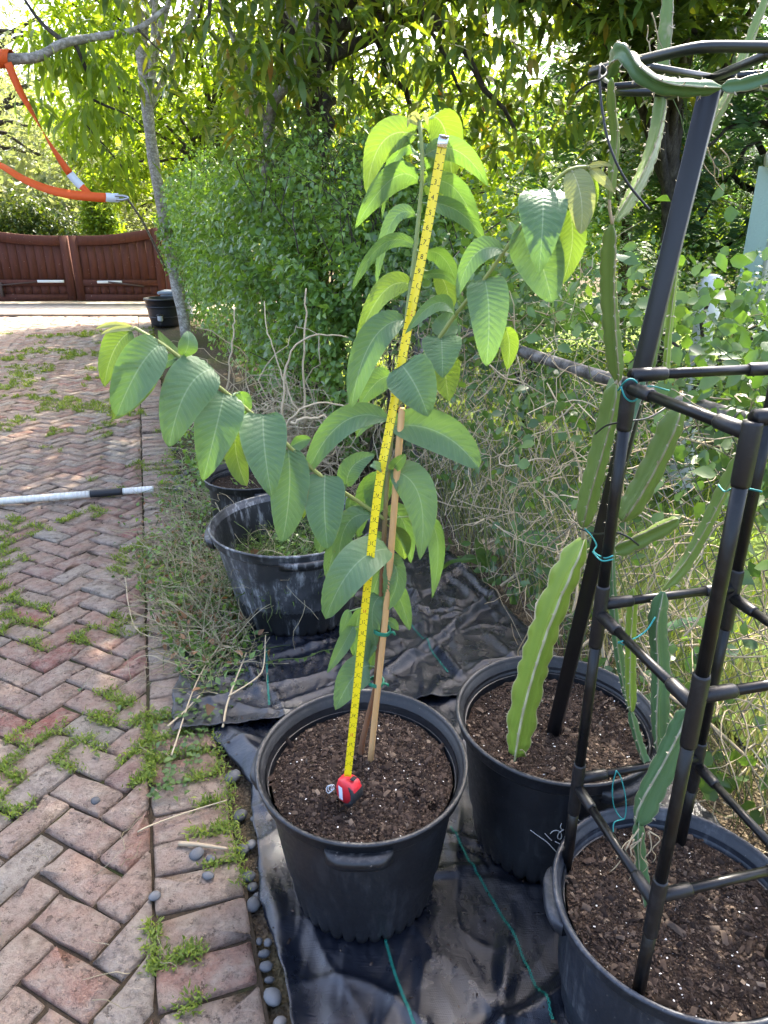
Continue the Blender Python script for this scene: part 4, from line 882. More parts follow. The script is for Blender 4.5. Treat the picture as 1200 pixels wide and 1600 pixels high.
for L in [
    # top of the main stem
    (652, 212, 598, 222, 573, 305, 46, 15, AW, 'y'), (655, 244, 622, 240, 597, 343, 26, 35, AW, 'g'), (655, 285, 612, 280, 555, 357, 40, -12, AW, 'g'),
    (660, 190, 692, 196, 706, 280, 50, 0, (.02, .05, .08), 'y'), (662, 243, 676, 226, 670, 278, 42, 0, (0, .01, .03), 'g'), (664, 243, 715, 236, 763, 292, 34, 14, (0, -.01, .02), 'g'),
    (664, 288, 712, 296, 749, 374, 34, 20, (0, 0, .03), 'g'), (660, 272, 686, 292, 697, 341, 40, 0, (.03, .05, .08), 'y'), (668, 318, 716, 330, 756, 374, 28, 20, (0, -.02, 0), 'g'),
    (650, 337, 612, 348, 588, 444, 26, 40, AW, 'g'), (648, 385, 598, 382, 550, 453, 22, -30, (0, -.02, -.03), 'g'), (643, 446, 596, 460, 555, 549, 34, 15, AW, 'y'),
    (632, 500, 580, 535, 549, 638, 46, 0, (0, -.04, -.06), 'g'), (612, 588, 588, 598, 562, 634, 36, 10, (.02, .04, .06), 'g'),
    (655, 196, 640, 186, 636, 200, 12, 0, (0, -.01, -.02), 'n'), (655, 190, 648, 178, 640, 184, 8, 0, (0, -.01, -.01), 'n'), (657, 190, 664, 182, 668, 196, 9, 0, (0, -.01, -.01), 'n'), (655, 200, 640, 205, 628, 222, 12, 40, (0, .02, .03), 'y'),
    (663, 392, 692, 402, 712, 440, 30, 30, (0, .02, .04), 'g'), (660, 433, 690, 428, 714, 448, 16, 40, (0, -.01, -.01), 'g'), (680, 425, 697, 448, 701, 490, 32, 0, (.03, .05, .06), 'y'),
    # right branch
    (711, 494, 681, 474, 633, 522, 24, -15, (0, -.06, -.10), 'g'), (687, 528, 697, 508, 704, 486, 38, 0, (0, .02, .03), 'g', .12, .3), (690, 527, 691, 556, 692, 591, 58, 0, (0, -.03, -.05), 'g', .2, .22), (690, 545, 696, 585, 701, 628, 46, 0, (.02, .03, .03), 'y'),
    (786, 391, 742, 398, 714, 467, 34, -8, (0, -.03, -.05), 'g'), (757, 436, 764, 492, 760, 572, 60, 0, (0, -.035, -.05), 'g', .14, .24), (789, 511, 796, 540, 792, 578, 28, 0, (.02, .03, .04), 'y'),
    (847, 296, 848, 345, 842, 429, 72, 0, (0, -.05, -.07), 'g', .10, .24), (812, 352, 842, 402, 862, 473, 72, 0, (0, -.01, -.02), 'g', .15, .3), (893, 266, 908, 310, 907, 366, 42, 0, (0, -.03, -.04), 'n', .15, .3),
    (905, 266, 924, 292, 924, 342, 24, 20, (0, .01, .02), 'y'), (888, 322, 894, 380, 877, 446, 40, 0, (0, 0, .01), 'y'), (920, 263, 940, 278, 960, 302, 15, 0, (0, -.02, -.03), 'n'), (918, 262, 938, 256, 957, 260, 8, 0, (0, -.02, -.02), 'n'), (806, 366, 800, 356, 797, 346, 13, 0, (0, .01, .02), 'g'),
    # middle
    (628, 571, 651, 606, 669, 651, 72, 0, (-.12, -.15, -.16), 'g', .14, .24), (609, 666, 686, 676, 748, 732, 58, 0, (0, -.02, -.04), 'g'), (606, 656, 536, 660, 480, 741, 40, 0, (0, -.03, -.05), 'g'), (592, 655, 572, 662, 557, 684, 18, 20, (0, .02, .03), 'g'),
    (610, 735, 655, 775, 656, 875, 54, 5, (0, -.03, -.05), 'g', .14, .32), (612, 735, 622, 722, 634, 710, 19, 10, (0, -.03, -.04), 'g'), (601, 736, 590, 728, 578, 727, 15, 30, (-.05, -.15, -.16), 'g'), (604, 736, 590, 765, 590, 807, 42, 0, (0, .02, .03), 'g'),
    (664, 806, 684, 850, 675, 935, 28, 20, (.03, .02, .02), 'g'), (612, 824, 626, 845, 632, 874, 30, 0, (.02, .03, .04), 'y'), (605, 872, 621, 905, 598, 957, 38, 25, (0, -.03, -.02), 'g', .35),
    # left branch
    (210, 513, 180, 507, 149, 514, 8, 0, (0, -.01, -.02), 'n'), (208, 515, 182, 514, 156, 524, 8, 0, (0, -.02, -.03), 'n'), (206, 517, 178, 548, 163, 604, 40, 10, (0, -.01, -.01), 'y', .4), (252, 538, 218, 574, 182, 650, 62, 0, (0, -.04, -.06), 'g'),
    (276, 560, 244, 572, 222, 592, 22, 30, (0, .02, .03), 'g'), (238, 556, 214, 600, 176, 656, 46, 0, (.02, .02, .02), 'y'), (333, 577, 292, 610, 264, 699, 72, 0, (0, -.05, -.07), 'g', .18, .34), (285, 556, 262, 540, 247, 516, 15, 20, (0, .01, .01), 'y'), (286, 556, 294, 538, 293, 517, 28, 10, (0, -.01, 0), 'g'),
    (350, 615, 338, 668, 317, 752, 68, 0, (0, -.04, -.05), 'g', .18, .3), (372, 612, 381, 630, 377, 662, 24, 0, (.02, .03, .03), 'g'), (372, 640, 368, 700, 385, 759, 36, 10, (.02, .02, .02), 'y'), (411, 648, 414, 706, 425, 777, 68, 0, (0, -.05, -.07), 'g', .16, .26), (450, 702, 452, 768, 441, 847, 58, 0, (0, -.02, -.03), 'g', .16, .3),
    (452, 700, 468, 690, 486, 685, 22, 20, (0, .02, .03), 'g'), (477, 744, 478, 780, 473, 812, 14, 10, (.02, .02, .02), 'y'), (508, 743, 507, 795, 512, 858, 60, 0, (0, -.04, -.06), 'g', .16, .26), (542, 760, 552, 728, 586, 711, 32, 0, (0, 0, .01), 'g'), (505, 826, 502, 845, 499, 864, 22, 0, (.02, .02, .02), 'g'), (545, 776, 547, 795, 542, 816, 14, 0, (.02, .02, .02), 'g'),
    (582, 806, 542, 820, 528, 895, 34, -10, (0, -.02, -.03), 'g'), (545, 830, 522, 860, 513, 909, 24, 0, (.03, .02, .02), 'g'), (606, 858, 553, 885, 509, 967, 58, 0, (-.06, -.16, -.17), 'g'),
    # low leaves
    (600, 905, 622, 930, 640, 985, 30, 10, (0, .02, .03), 'g'), (598, 930, 582, 955, 588, 1010, 30, 0, (0, -.02, -.02), 'g'), (600, 840, 575, 862, 548, 935, 34, 0, (.02, .02, .02), 'g'), (604, 800, 630, 815, 642, 880, 34, 0, (.02, .03, .04), 'g'), (592, 1000, 575, 1012, 560, 1060, 24, 10, (0, .01, .01), 'g'), (606, 745, 575, 770, 560, 840, 34, 0, (.02, .04, .05), 'g'),
    (598, 888, 580, 945, 570, 1049, 28, 0, (0, .0, .0), 'g'), (597, 962, 590, 1000, 575, 1050, 26, 20, (0, .01, .01), 'g'), (552, 978, 538, 1005, 511, 1052, 22, 0, (0, 0, 0), 'g'), (545, 952, 540, 972, 531, 995, 16, 0, (.02, .02, .02), 'g'), (577, 1040, 552, 1058, 524, 1109, 46, 0, (0, -.01, -.02), 'g'), (566, 950, 556, 985, 556, 1032, 24, 0, (0, .01, .02), 'g'), (606, 970, 614, 974, 622, 985, 14, 0, (.02, .02, .03), 'g'),
]:
    gleaf(*L)

# wooden stake and its ties
M_WOOD = (lambda t: t.out((lambda n: t.pr(t.mix(n, (.50, .27, .105), (.62, .38, .17)), .6, .35, t.bump(n, .2, .003)))(t.noise(t.scale(t.coord('Object'), (30, 30, 2)), 3, 5))))(NT('stake_wood'))
sk = [(577, 1206, 1.405), (592, 1060, 1.405), (603, 955, 1.41), (611, 860, 1.415), (620, 740, 1.43), (628, 640, 1.44)]
s0 = atY(577, 1206, 1.405); sr_ = thing('stake', 'round wooden stake standing beside the guava stem', 'stake', s0)
m = MB(); m.add(*tube(px3(sk, 12), .0074, 14)); m.build('rod', M_WOOD, sr_, offset=s0)
m = MB(); e = px3(sk, 12)[-1]; m.add(*tube([e - (0, 0, .001), e + (0, 0, .004)], [.0076, .005], 14)); m.build('rounded_end', M_WOOD, sr_, offset=s0)
M_TIE = m_plain('green_tape', (.015, .19, .11), .45, .4, .2)
for (x, y, lab) in ((598, 985, 'dark green tape tie around the stake, higher up among the leaves'), (588, 1065, 'dark green tape tie around stake and stem just above the pot rim')):
    c0 = (atY(x - 6, y, 1.428) + atY(x + 4, y, 1.41)) / 2; a = np.linspace(0, 2 * np.pi, 28); m = MB()
    lo = [c0 + np.array((.019 * math.cos(q), .019 * math.sin(q), .002 * math.sin(2 * q))) for q in a]
    for dz in (-.003, .0, .003): m.add(*tube(np.array(lo) + (0, 0, dz), .0022, 5, False))
    m.add(*tube(resample([c0 + (.017, -.008, 0), c0 + (.026, -.014, .004), c0 + (.03, -.01, -.005)], 8), .003, 5))
    tag(solo(m, 'plant_tie', M_TIE, c0), lab, 'tie')
# ------------------------------------------------------------------ tape measure standing in the soil
t = NT('tape_yellow'); M_TAPE = t.out(t.pr((.80, .62, .012), .35, .5))
M_INK = m_plain('black_ink', (.02, .018, .012), .6, .3, 0); M_RINK = m_plain('red_ink', (.55, .06, .03), .6, .3, 0)
M_RED = m_plain('red_plastic', (.62, .025, .035), .35, .5, .1); M_RUB = m_plain('black_rubber', (.022, .022, .023), .6, .4, .2, 200, .4)
M_CHR = m_plain('chrome', (.6, .6, .6), .2, .5, .1, 40, .05, 1.0); M_LBL = m_plain('white_label', (.7, .72, .78), .5, .4, .1)
tp = [(543, 1214, 1.262), (556, 1090, 1.275), (573, 925, 1.295), (591, 765, 1.315), (611, 655, 1.335), (637, 515, 1.355), (664, 378, 1.37), (693, 216, 1.385)]
TQ = px3(tp, 160); tb = TQ[0] - (0, 0, .05)
tape = thing('tape_measure', 'red tape measure on the soil, yellow blade pulled up along the plant', 'tape measure', tb)
TT = norm(np.gradient(TQ, axis=0)); TS = np.array((1., 0, 0)) - TT * TT[:, :1]; TS = norm(TS); TN = np.cross(TT, TS); TN *= np.where((TN[:, 1] < 0)[:, None], 1, -1)
hw = .0083; cv = np.linspace(-1, 1, 7)
V = TQ[:, None] + TS[:, None] * (cv * hw)[None, :, None] + TN[:, None] * (-.0022 * (1 - cv ** 2) * 1)[None, :, None]
m = MB(); m.add(V.reshape(-1, 3), grid_faces(160, 7)); bl = m.build('blade', M_TAPE, tape, offset=tb); bl.modifiers.new('t', 'SOLIDIFY').thickness = .0004
# print: digits from the built-in font, ticks
def digit_mesh(ch):
    cu = bpy.data.curves.new('glyph', 'FONT'); cu.body = ch; cu.align_x = 'CENTER'; cu.align_y = 'CENTER'; cu.size = 1.0
    o = bpy.data.objects.new('glyph', cu); COL.objects.link(o); dg = bpy.context.evaluated_depsgraph_get(); me = o.evaluated_get(dg).to_mesh()
    V = np.array([v.co[:] for v in me.vertices]); F = [tuple(p.vertices) for p in me.polygons]; o.evaluated_get(dg).to_mesh_clear(); COL.objects.unlink(o); bpy.data.objects.remove(o); bpy.data.curves.remove(cu)
    return V, F
GL = {c: digit_mesh(c) for c in '0123456789'}
LEN = np.concatenate(([0], np.cumsum(np.linalg.norm(np.diff(TQ[::-1], axis=0), axis=1))))       # from the hook down
def tpos(s, across):
    i = np.interp(s, LEN, np.arange(160)); k = 159 - i; f = lambda A: np.array([np.interp(k, np.arange(160), A[:, q]) for q in range(3)])
    return f(TQ) + f(TS) * across + f(TN) * (-.0022 * (1 - (across / hw) ** 2) + .0005), f(TT), f(TS)
black = {}; bv = []; bf = []; rv = []; rf = []
def put(V2, F2, red):
    v, f = (rv, rf) if red else (bv, bf); k = len(v); v.extend(V2); f.extend([tuple(i + k for i in q) for q in F2])
s = .0127; inch = 0
nmax = int(LEN[-1] / .0127)
for h in range(1, nmax):
    s = h * .0127
    if s > LEN[-1] - .01: break
    w = .0045 if h % 2 == 0 else .003
    for ed in (-1, 1):
        V4 = [tpos(s - .0006, ed * hw * .98)[0], tpos(s - .0006, ed * (hw - w))[0], tpos(s + .0006, ed * (hw - w))[0], tpos(s + .0006, ed * hw * .98)[0]]; put(V4, [(0, 1, 2, 3)], False)
    if h % 2 == 0:
        n = h // 2; red = n % 12 == 0; P0, T0, S0 = tpos(s - .005, -.0005)
        for q, ch in enumerate(str(n)):
            Vg, Fg = GL[ch]; off = (q - (len(str(n)) - 1) / 2) * .0060
            put([P0 + T0 * (y * .0125) + S0 * (x * .0112 + off) + (0, -.0002, 0) for x, y, _ in Vg], Fg, red)
for v, f, mt, nm in ((bv, bf, M_INK, 'black_print'), (rv, rf, M_RINK, 'red_print')):
    me = bpy.data.meshes.new(nm); me.from_pydata([tuple(np.array(q) - tb) for q in v], [], f); me.materials.append(mt); tag(link(nm, me, bl), kind='stuff')
Pt, Tt, St = TQ[-1], TT[-1], TS[-1]; Mh = np.stack((St, TN[-1], Tt), 1)
m = MB(); m.add(*bevel_box(Pt - Tt * .006 + TN[-1] * .001, (.0175, .0025, .018), .0006, Mh)); m.add(*bevel_box(Pt + Tt * .0025 + TN[-1] * .0035, (.0175, .009, .002), .0005, Mh)); m.build('hook', M_CHR, bl, False, offset=tb)
# case: D-shaped profile, extruded; its mouth is up where the blade leaves
cz = math.radians(-38)                                                 # its broad face turned towards the left
Ax = np.array((math.cos(cz), math.sin(cz), 0)); Ay = np.array((-math.sin(cz), math.cos(cz), 0)); up = norm(np.array((.10, 0, 1.)))
prof = .86 * np.array([(-.026, .030), (.004, .034), (.020, .028), (.030, .012), (.031, -.012), (.022, -.030), (.006, -.036), (-.012, -.034), (-.024, -.022), (-.030, .004)])
cc = TQ[0] + np.array((.002, .0, -.033))
# profile plane is spanned by Ay (depth) and up; thickness along Ax
PD_ = norm(np.array((.80, -.55, 0))); TH_ = norm(np.array((-.58, -.82, 0)))
def case_piece(sel, th0, th1, grow=0.0, bev=.003):
    q = np.array(sel) ; c = q.mean(0); L = []
    for k, (t0, s) in enumerate(((th0, 1 - bev * 25), (th0 + bev, 1 + grow), (th1 - bev, 1 + grow), (th1, 1 - bev * 25))):
        w = c + (q - c) * s; L.append(cc + PD_ * w[:, :1] + up * w[:, 1:] + TH_ * t0)
    n = len(q); V = np.concatenate(L); i = np.arange(n); j = (i + 1) % n
    F = np.concatenate([np.stack((a * n + i, a * n + j, (a + 1) * n + j, (a + 1) * n + i), 1) for a in range(3)])
    return V, [F, np.array([list(range(n))[::-1], [3 * n + k for k in range(n)]])]
m = MB(); m.add(*case_piece(prof, -.016, .016)); case = m.build('case', M_RED, tape, False, offset=tb)
rub = .86 * np.array([(.012, .034), (.024, .028), (.0335, .012), (.0345, -.012), (.025, -.0325), (.006, -.039), (.002, -.034), (.016, -.024), (.024, -.006), (.022, .012)])
m = MB(); m.add(*case_piece(rub * (1, .92) + (0, -.006), -.0185, .0185, 0, .002)); m.build('rubber_grip', M_RUB, tape, False, offset=tb)
def face_quad(pts, th): 
    q = np.array(pts); return cc + PD_ * q[:, :1] + up * q[:, 1:] + TH_ * th
m = MB(); m.add(face_quad([(-.012, -.022), (-.001, -.024), (-.007, .010), (-.018, .012)], .0168), np.array([[0, 1, 2, 3]])); m.build('label_strip', M_LBL, case, False, offset=tb)
m = MB(); m.add(*bevel_box(cc + up * .0335 + PD_ * .010, (.010, .014, .004), .001, np.stack((PD_, TH_, up), 1))); m.build('lock_button', M_RUB, case, False, offset=tb)
m = MB(); kr = cc - PD_ * .03 - up * .004 + TH_ * .012
for k in range(3): a = np.linspace(0, 2 * np.pi, 18); m.add(*tube(np.stack([kr + np.array((-.006 - .004 * k, 0, -.003 * k)) + np.array((.006 * math.cos(q), .002 * math.sin(q) * (k + 1), .006 * math.sin(q))) for q in a]), .0011, 5, False))
m.build('key_ring', M_CHR, case, offset=tb)

# ------------------------------------------------------------------ tubular tower in pot C
t = NT('black_coated_tube'); p = t.coord('Object'); n = t.noise(p, 35, 5, .7)
M_TUBE = t.out(t.pr(t.mix(t.mrange(n, .5, .75), (.0045, .0045, .005), (.013, .013, .013)), t.mrange(n, .3, .7, .26, .42), .32, t.bump(n, .08, .002)))
t = NT('coupler_plastic'); p = t.coord('Object'); n = t.noise(p, 60, 5, .7)
M_COUP = t.out(t.pr(t.mix(t.mrange(n, .5, .75), (.0065, .0065, .0075), (.02, .02, .022)), .45, .4, t.bump(n, .15, .002)))
tA = np.array((.40, 1.14)); tB = np.array((.465, .865)); pr_ = np.array((.275, .065)); legs = [tA, tB, tB + pr_, tA + pr_]
tower = thing('trellis_tower', 'black tubular tower with three tiers of cross bars standing in the dusty pot', 'trellis', (.56, 1.03, .3)); to = np.array((.56, 1.03, .3))
LV = (.53, .94, 1.362)
for q in legs:
    m = MB(); m.add(*tube([np.array((*q, .28)), np.array((*q, LV[0] - .03))], .0115, 14)); m.add(*tube([np.array((*q, LV[0])), np.array((*q, LV[1]))], .0102, 14)); m.add(*tube([np.array((*q, LV[1])), np.array((*q, LV[2]))], .0102, 14)); m.build('leg', M_TUBE, tower, offset=to)
def lerp(a, b, s): return np.asarray(a) * (1 - s) + np.asarray(b) * s
for li, z in enumerate(LV):
    for i in range(4):
        a = np.array((*legs[i], z)); b = np.array((*legs[(i + 1) % 4], z)); dz = np.array((0, 0, .016 if i % 2 else -.004))
        m = MB(); m.add(*tube([a + dz, b + dz], .0085, 12)); m.build('cross_bar', M_TUBE, tower, offset=to)
    for i, q in enumerate(legs):
        a = np.array((*q, z)); m = MB()
        top = .012 if li == 2 else .055
        m.add(*tube([a + (0, 0, -.075), a + (0, 0, -.07), a + (0, 0, top - .004), a + (0, 0, top)], [.0122, .0134, .0134, .0124], 8))
        for k, sg in (((i + 1) % 4, 1), ((i - 1) % 4, -1)):
            b = np.array((*legs[k], z)); ii = i if sg > 0 else (i - 1) % 4; dz = np.array((0, 0, .016 if ii % 2 else -.004)); d = norm(b - a)
            m.add(*tube([a + dz, a + dz + d * .06, a + dz + d * .064], [.0118, .0114, .0102], 8))
        m.build('coupler', M_COUP, tower, False, offset=to)

# ------------------------------------------------------------------ square post with ring in pot B
pbot = np.array((.455, 1.557, .25)); ptop = np.array((.543, 1.35, 1.815)); ax = norm(ptop - pbot); sx = norm(np.cross(ax, (0, 1., .1))); sy_ = np.cross(sx, ax)
rot = math.radians(28); sx, sy_ = sx * math.cos(rot) + sy_ * math.sin(rot), sy_ * math.cos(rot) - sx * math.sin(rot)
M_POST = m_plain('black_painted_steel', (.0075, .0075, .009), .42, .45, .3, 40, .08)
pst = thing('ring_post', 'square black post topped by a ring frame standing in the middle pot', 'trellis', pbot)
m = MB(); hl = np.linalg.norm(ptop - pbot); m.add(*bevel_box((pbot + ptop) / 2, (.034, .034, hl), .002, np.stack((sx, sy_, ax), 1))); m.build('post', M_POST, pst, False, offset=pbot)
M_RING = m_plain('dark_green_tube', (.006, .009, .0085), .35, .5, .2)
RC = ptop + (0, 0, .022); rr_ = .205; ang = [math.radians(a) for a in (182, 242, 302, 2, 62, 122)]; hexp = []
for k in range(6):
    a, b = ang[k], ang[(k + 1) % 6] + (2 * math.pi if k == 3 and False else 0)
    A = np.array((math.cos(a), math.sin(a), 0)) * rr_; B = np.array((math.cos(b), math.sin(b), 0)) * rr_
    for s in (.1, .5, .9): hexp.append(RC + A * (1 - s) + B * s)
hexp = np.array(hexp); Q = resample(np.vstack((hexp, hexp[:2])), 120)
m = MB(); m.add(*tube(Q, .0078, 10)); m.build('ring', M_RING, pst, offset=pbot)
for k in range(6):
    a = ang[k] + math.radians(30); e = RC + np.array((math.cos(a), math.sin(a), 0)) * rr_ * .87
    m = MB(); d = norm(e - RC); s2 = np.cross(d, (0, 0, 1.)); m.add(*bevel_box((RC + e) / 2 - (0, 0, .008), (np.linalg.norm(e - RC), .016, .010), .001, np.stack((d, s2, np.array((0, 0, 1.))), 1))); m.build('spoke', M_RING, pst, False, offset=pbot)

# ------------------------------------------------------------------ dragon fruit cacti
def m_cactus(name, a, b, edge, tr):
    t = NT(name); s = t.sep(t.coord('UV')); p = t.coord('Object'); n = t.noise(p, 18, 4); f = t.noise(p, 90, 3)
    c = t.mix(n, a, b); scar = t.mrange(t.noise(p, 9, 4, .7), .63, .70, 0, .65); c = t.mix(scar, c, (.36, .32, .2))
    c = t.mix(t.mrange(s[1], .90, .985, 0, .85), c, edge)
    return t.out(t.mixs(.16, t.pr(c, .42, .45, t.bump(f, .2, .003)), t.transl(tr)))
M_CAC = m_cactus('cactus_skin', (.105, .175, .035), (.165, .23, .055), (.28, .24, .15), (.25, .35, .05))
M_CACY = m_cactus('young_cactus_skin', (.17, .27, .035), (.25, .34, .05), (.46, .42, .28), (.28, .42, .03))
M_CACD = m_cactus('deep_cactus_skin', (.055, .13, .055), (.09, .17, .07), (.30, .28, .2), (.15, .25, .05))
M_WDY = m_plain('woody_stem', (.42, .34, .22), .8, .2, .4, 60, .4)
M_SPINE = m_plain('areole', (.45, .40, .30), .8, .2, .2)
cg = np.random.default_rng(120)
def cactus(root, o, pix, w, mat, twist=0, rot=90, scal=.035, n=44, wings=3, amp=.2, taper=(.35, .25), spines=True):
    P = resample([atY(x, y, Y) for x, y, Y in pix], n); T, N, B = frames(P, (0, -1, .1)); dep = proj(P)[2]
    Lg = np.concatenate(([0], np.cumsum(np.linalg.norm(np.diff(P, axis=0), axis=1)))); s = Lg / Lg[-1]
    Rr = w * dep / FPX / 2 * .92
    env = np.minimum(1, np.interp(s, [0, .07, .15], [taper[0], .85, 1])) * np.minimum(1, np.interp(s, [.84, .95, 1], [1, .8, taper[1]]))
    sc = 1 + amp * np.abs(np.sin(np.pi * Lg / scal + .8 * np.sin(Lg * 23) + cg.uniform(0, 3))) ** .8 - amp * .6; Rr = Rr * env
    V = []; UV = []; a0 = math.radians(rot) + np.radians(twist) * s
    for k in range(wings):
        a = a0 + 2 * np.pi * k / wings; d = np.cos(a)[:, None] * N + np.sin(a)[:, None] * B; pz = -np.sin(a)[:, None] * N + np.cos(a)[:, None] * B; wv = Rr * sc
        av = a + np.pi / wings; dv = np.cos(av)[:, None] * N + np.sin(av)[:, None] * B
        V += [P + d * (Rr * .45)[:, None] - pz * (Rr * .12)[:, None], P + d * wv[:, None] - pz * (Rr * .075)[:, None], P + d * wv[:, None] + pz * (Rr * .075)[:, None], P + d * (Rr * .45)[:, None] + pz * (Rr * .12)[:, None], P + dv * (Rr * .15)[:, None]]
        UV += [.4, 1, 1, .4, 0]
    k = len(V); VV = np.stack(V, 1).reshape(-1, 3); i = np.arange(n - 1)[:, None] * k; j = np.arange(k)[None]; jj = (j + 1) % k
    F = np.stack((i + j, i + jj, i + k + jj, i + k + j), -1).reshape(-1, 4); uv = np.stack((np.repeat(s, k), np.tile(UV, n)), 1)
    m = MB(); m.add(VV, [F, np.array([list(range(k))[::-1], [(n - 1) * k + q for q in range(k)]])], uv); seg = m.build('stem_segment', mat, root, uv=True, offset=o)
    if spines:
        m = MB(); num = max(3, int(Lg[-1] / scal)); V4 = VV.reshape(n, k, 3)
        for q in range(num):
            i = int(np.clip(np.searchsorted(Lg, (q + .5) * scal), 1, n - 2))
            for kk in range(wings):
                c = V4[i, kk * 5 + 1]; d = norm(c - P[i])
                for r_ in range(3): m.add(*tube([c - d * .001, c + d * .0036 + cg.normal(0, .0022, 3)], [.0012, .0004], 3, False))
        tag(m.build('areoles', M_SPINE, seg, offset=o), kind='stuff')
    return seg
ob = atY(808, 1180, 1.36)
cb = thing('dragon_fruit_cactus', 'winged dragon fruit cactus climbing the square post and over its ring', 'cactus', ob)
cactus(cb, ob, [(806, 1182, 1.36), (822, 1090, 1.37), (852, 985, 1.385), (885, 900, 1.40), (912, 842, 1.415)], 53, M_CACY, 14, -20, .06, amp=.3, taper=(.6, .25))
cactus(cb, ob, [(911, 824, 1.40), (922, 770, 1.395), (935, 720, 1.39), (950, 660, 1.385), (962, 600, 1.375)], 38, M_CAC, 20, -20, .036, amp=.2)
cactus(cb, ob, [(966, 596, 1.375), (958, 520, 1.36), (953, 440, 1.35), (956, 350, 1.335)], 32, M_CAC, 25, -10, .03)
cactus(cb, ob, [(952, 312, 1.33), (958, 265, 1.325), (962, 215, 1.32), (957, 165, 1.31), (955, 122, 1.30)], 18, M_CAC, 60, 90, .03)
cactus(cb, ob, [(962, 345, 1.335), (990, 300, 1.40), (1018, 240, 1.47), (1034, 165, 1.53), (1040, 70, 1.55), (1046, -25, 1.57)], 27, M_CAC, 50, 80, .03, n=60)
cactus(cb, ob, [(953, 120, 1.24), (962, 88, 1.19), (978, 82, 1.15), (1000, 112, 1.125), (1035, 132, 1.115), (1080, 137, 1.11), (1127, 137, 1.11)], 30, M_CACD, 40, 40, .03, n=60)
cactus(cb, ob, [(1127, 137, 1.11), (1160, 133, 1.10), (1195, 122, 1.09), (1245, 100, 1.08)], 24, M_CACD, 30, 60, .03, taper=(.25, .5))
cactus(cb, ob, [(1056, 300, 1.42), (1085, 245, 1.42), (1115, 190, 1.42), (1142, 140, 1.44), (1168, 75, 1.47), (1205, -20, 1.5)], 19, M_CAC, 40, 90, .03)
cactus(cb, ob, [(1012, 600, 1.44), (1020, 555, 1.44), (1033, 500, 1.45), (1047, 420, 1.46)], 17, M_CAC, 30, 90, .03)
cactus(cb, ob, [(1040, 600, 1.5), (1045, 520, 1.5), (1058, 405, 1.5)], 13, M_CACY, 30, 90, .03)
for pts, r0 in (([(957, 350, 1.335), (953, 330, 1.332), (952, 312, 1.33)], .0028), ([(956, 350, 1.335), (958, 340, 1.335)], .003), ([(911, 842, 1.415), (911, 824, 1.40)], .004), ([(962, 600, 1.375), (966, 594, 1.375)], .004)):
    m = MB(); m.add(*tube(px3(pts, 8), r0, 6)); m.build('woody_joint', M_WDY, cb, offset=ob)
for k in range(9):
    x, y = [(1100, 225), (1105, 230), (1018, 20), (1012, 40), (1022, 60), (1118, 245), (1126, 232), (955, 400), (812, 1172)][k]
    Y0 = 1.43 if x > 1050 else (1.55 if y < 100 else 1.34); a = cg.uniform(0, 6.28); q = [atY(x, y, Y0)]
    for r_ in range(4): q.append(q[-1] + np.array((cg.normal(.004, .006), cg.normal(0, .004), cg.normal(-.012, .006))))
    m = MB(); m.add(*tube(resample(q, 12), np.linspace(.0014, .0006, 12), 5)); m.build('aerial_root', M_WDY, cb, offset=ob)
oc = atY(1008, 1408, .98)
cc2 = thing('dragon_fruit_cactus', 'dragon fruit cactus with several thin green stems inside the tubular tower', 'cactus', oc)
cactus(cc2, oc, [(1010, 1412, .985), (1003, 1365, .99), (998, 1320, 1.0), (998, 1282, 1.01)], 22, M_CACD, 20, 80, .03, taper=(.8, .8), spines=False)
cactus(cc2, oc, [(996, 1288, 1.01), (1012, 1245, 1.02), (1038, 1195, 1.03), (1064, 1140, 1.04), (1074, 1110, 1.045)], 46, M_CACD, 20, 70, .036, amp=.14)
cactus(cc2, oc, [(1032, 1185, 1.10), (1030, 1120, 1.11), (1031, 1040, 1.12), (1027, 975, 1.12), (1036, 925, 1.12)], 34, M_CACD, 20, 80, .032)
cactus(cc2, oc, [(1036, 922, 1.12), (1070, 881, 1.13), (1104, 821, 1.13), (1137, 753, 1.12), (1172, 690, 1.10)], 24, M_CAC, 60, 70, .032, taper=(.2, .6))
cactus(cc2, oc, [(987, 1112, 1.2), (985, 1060, 1.2), (986, 990, 1.2), (990, 920, 1.2)], 20, M_CACY, 20, 90, .03)
cactus(cc2, oc, [(1012, 1200, 1.18), (998, 1160, 1.19), (985, 1112, 1.2)], 16, M_CACD, 20, 90, .03)
cactus(cc2, oc, [(972, 814, 1.3), (1003, 765, 1.29), (1035, 702, 1.28), (1062, 640, 1.27)], 46, M_CAC, 15, 100, .04, amp=.16)
cactus(cc2, oc, [(958, 862, 1.32), (1000, 842, 1.31), (1060, 811, 1.30)], 30, M_CAC, 20, 60, .04)
cactus(cc2, oc, [(985, 1115, 1.24), (968, 1030, 1.25), (958, 940, 1.26), (956, 838, 1.27), (974, 705, 1.28), (995, 630, 1.29), (1012, 575, 1.3)], 17, M_CACD, 60, 90, .03, n=70)
for q in range(8):
    p0 = atY(1000 + cg.normal(0, 7), 1290 + 25 * cg.random(), .99); Q = [p0]
    for r_ in range(4): Q.append(Q[-1] + np.array((cg.normal(-.004, .008), cg.normal(-.004, .006), cg.normal(-.016, .01))))
    m = MB(); m.add(*tube(resample(Q, 12), np.linspace(.0016, .0006, 12), 5)); m.build('aerial_root', M_WDY, cc2, offset=oc)

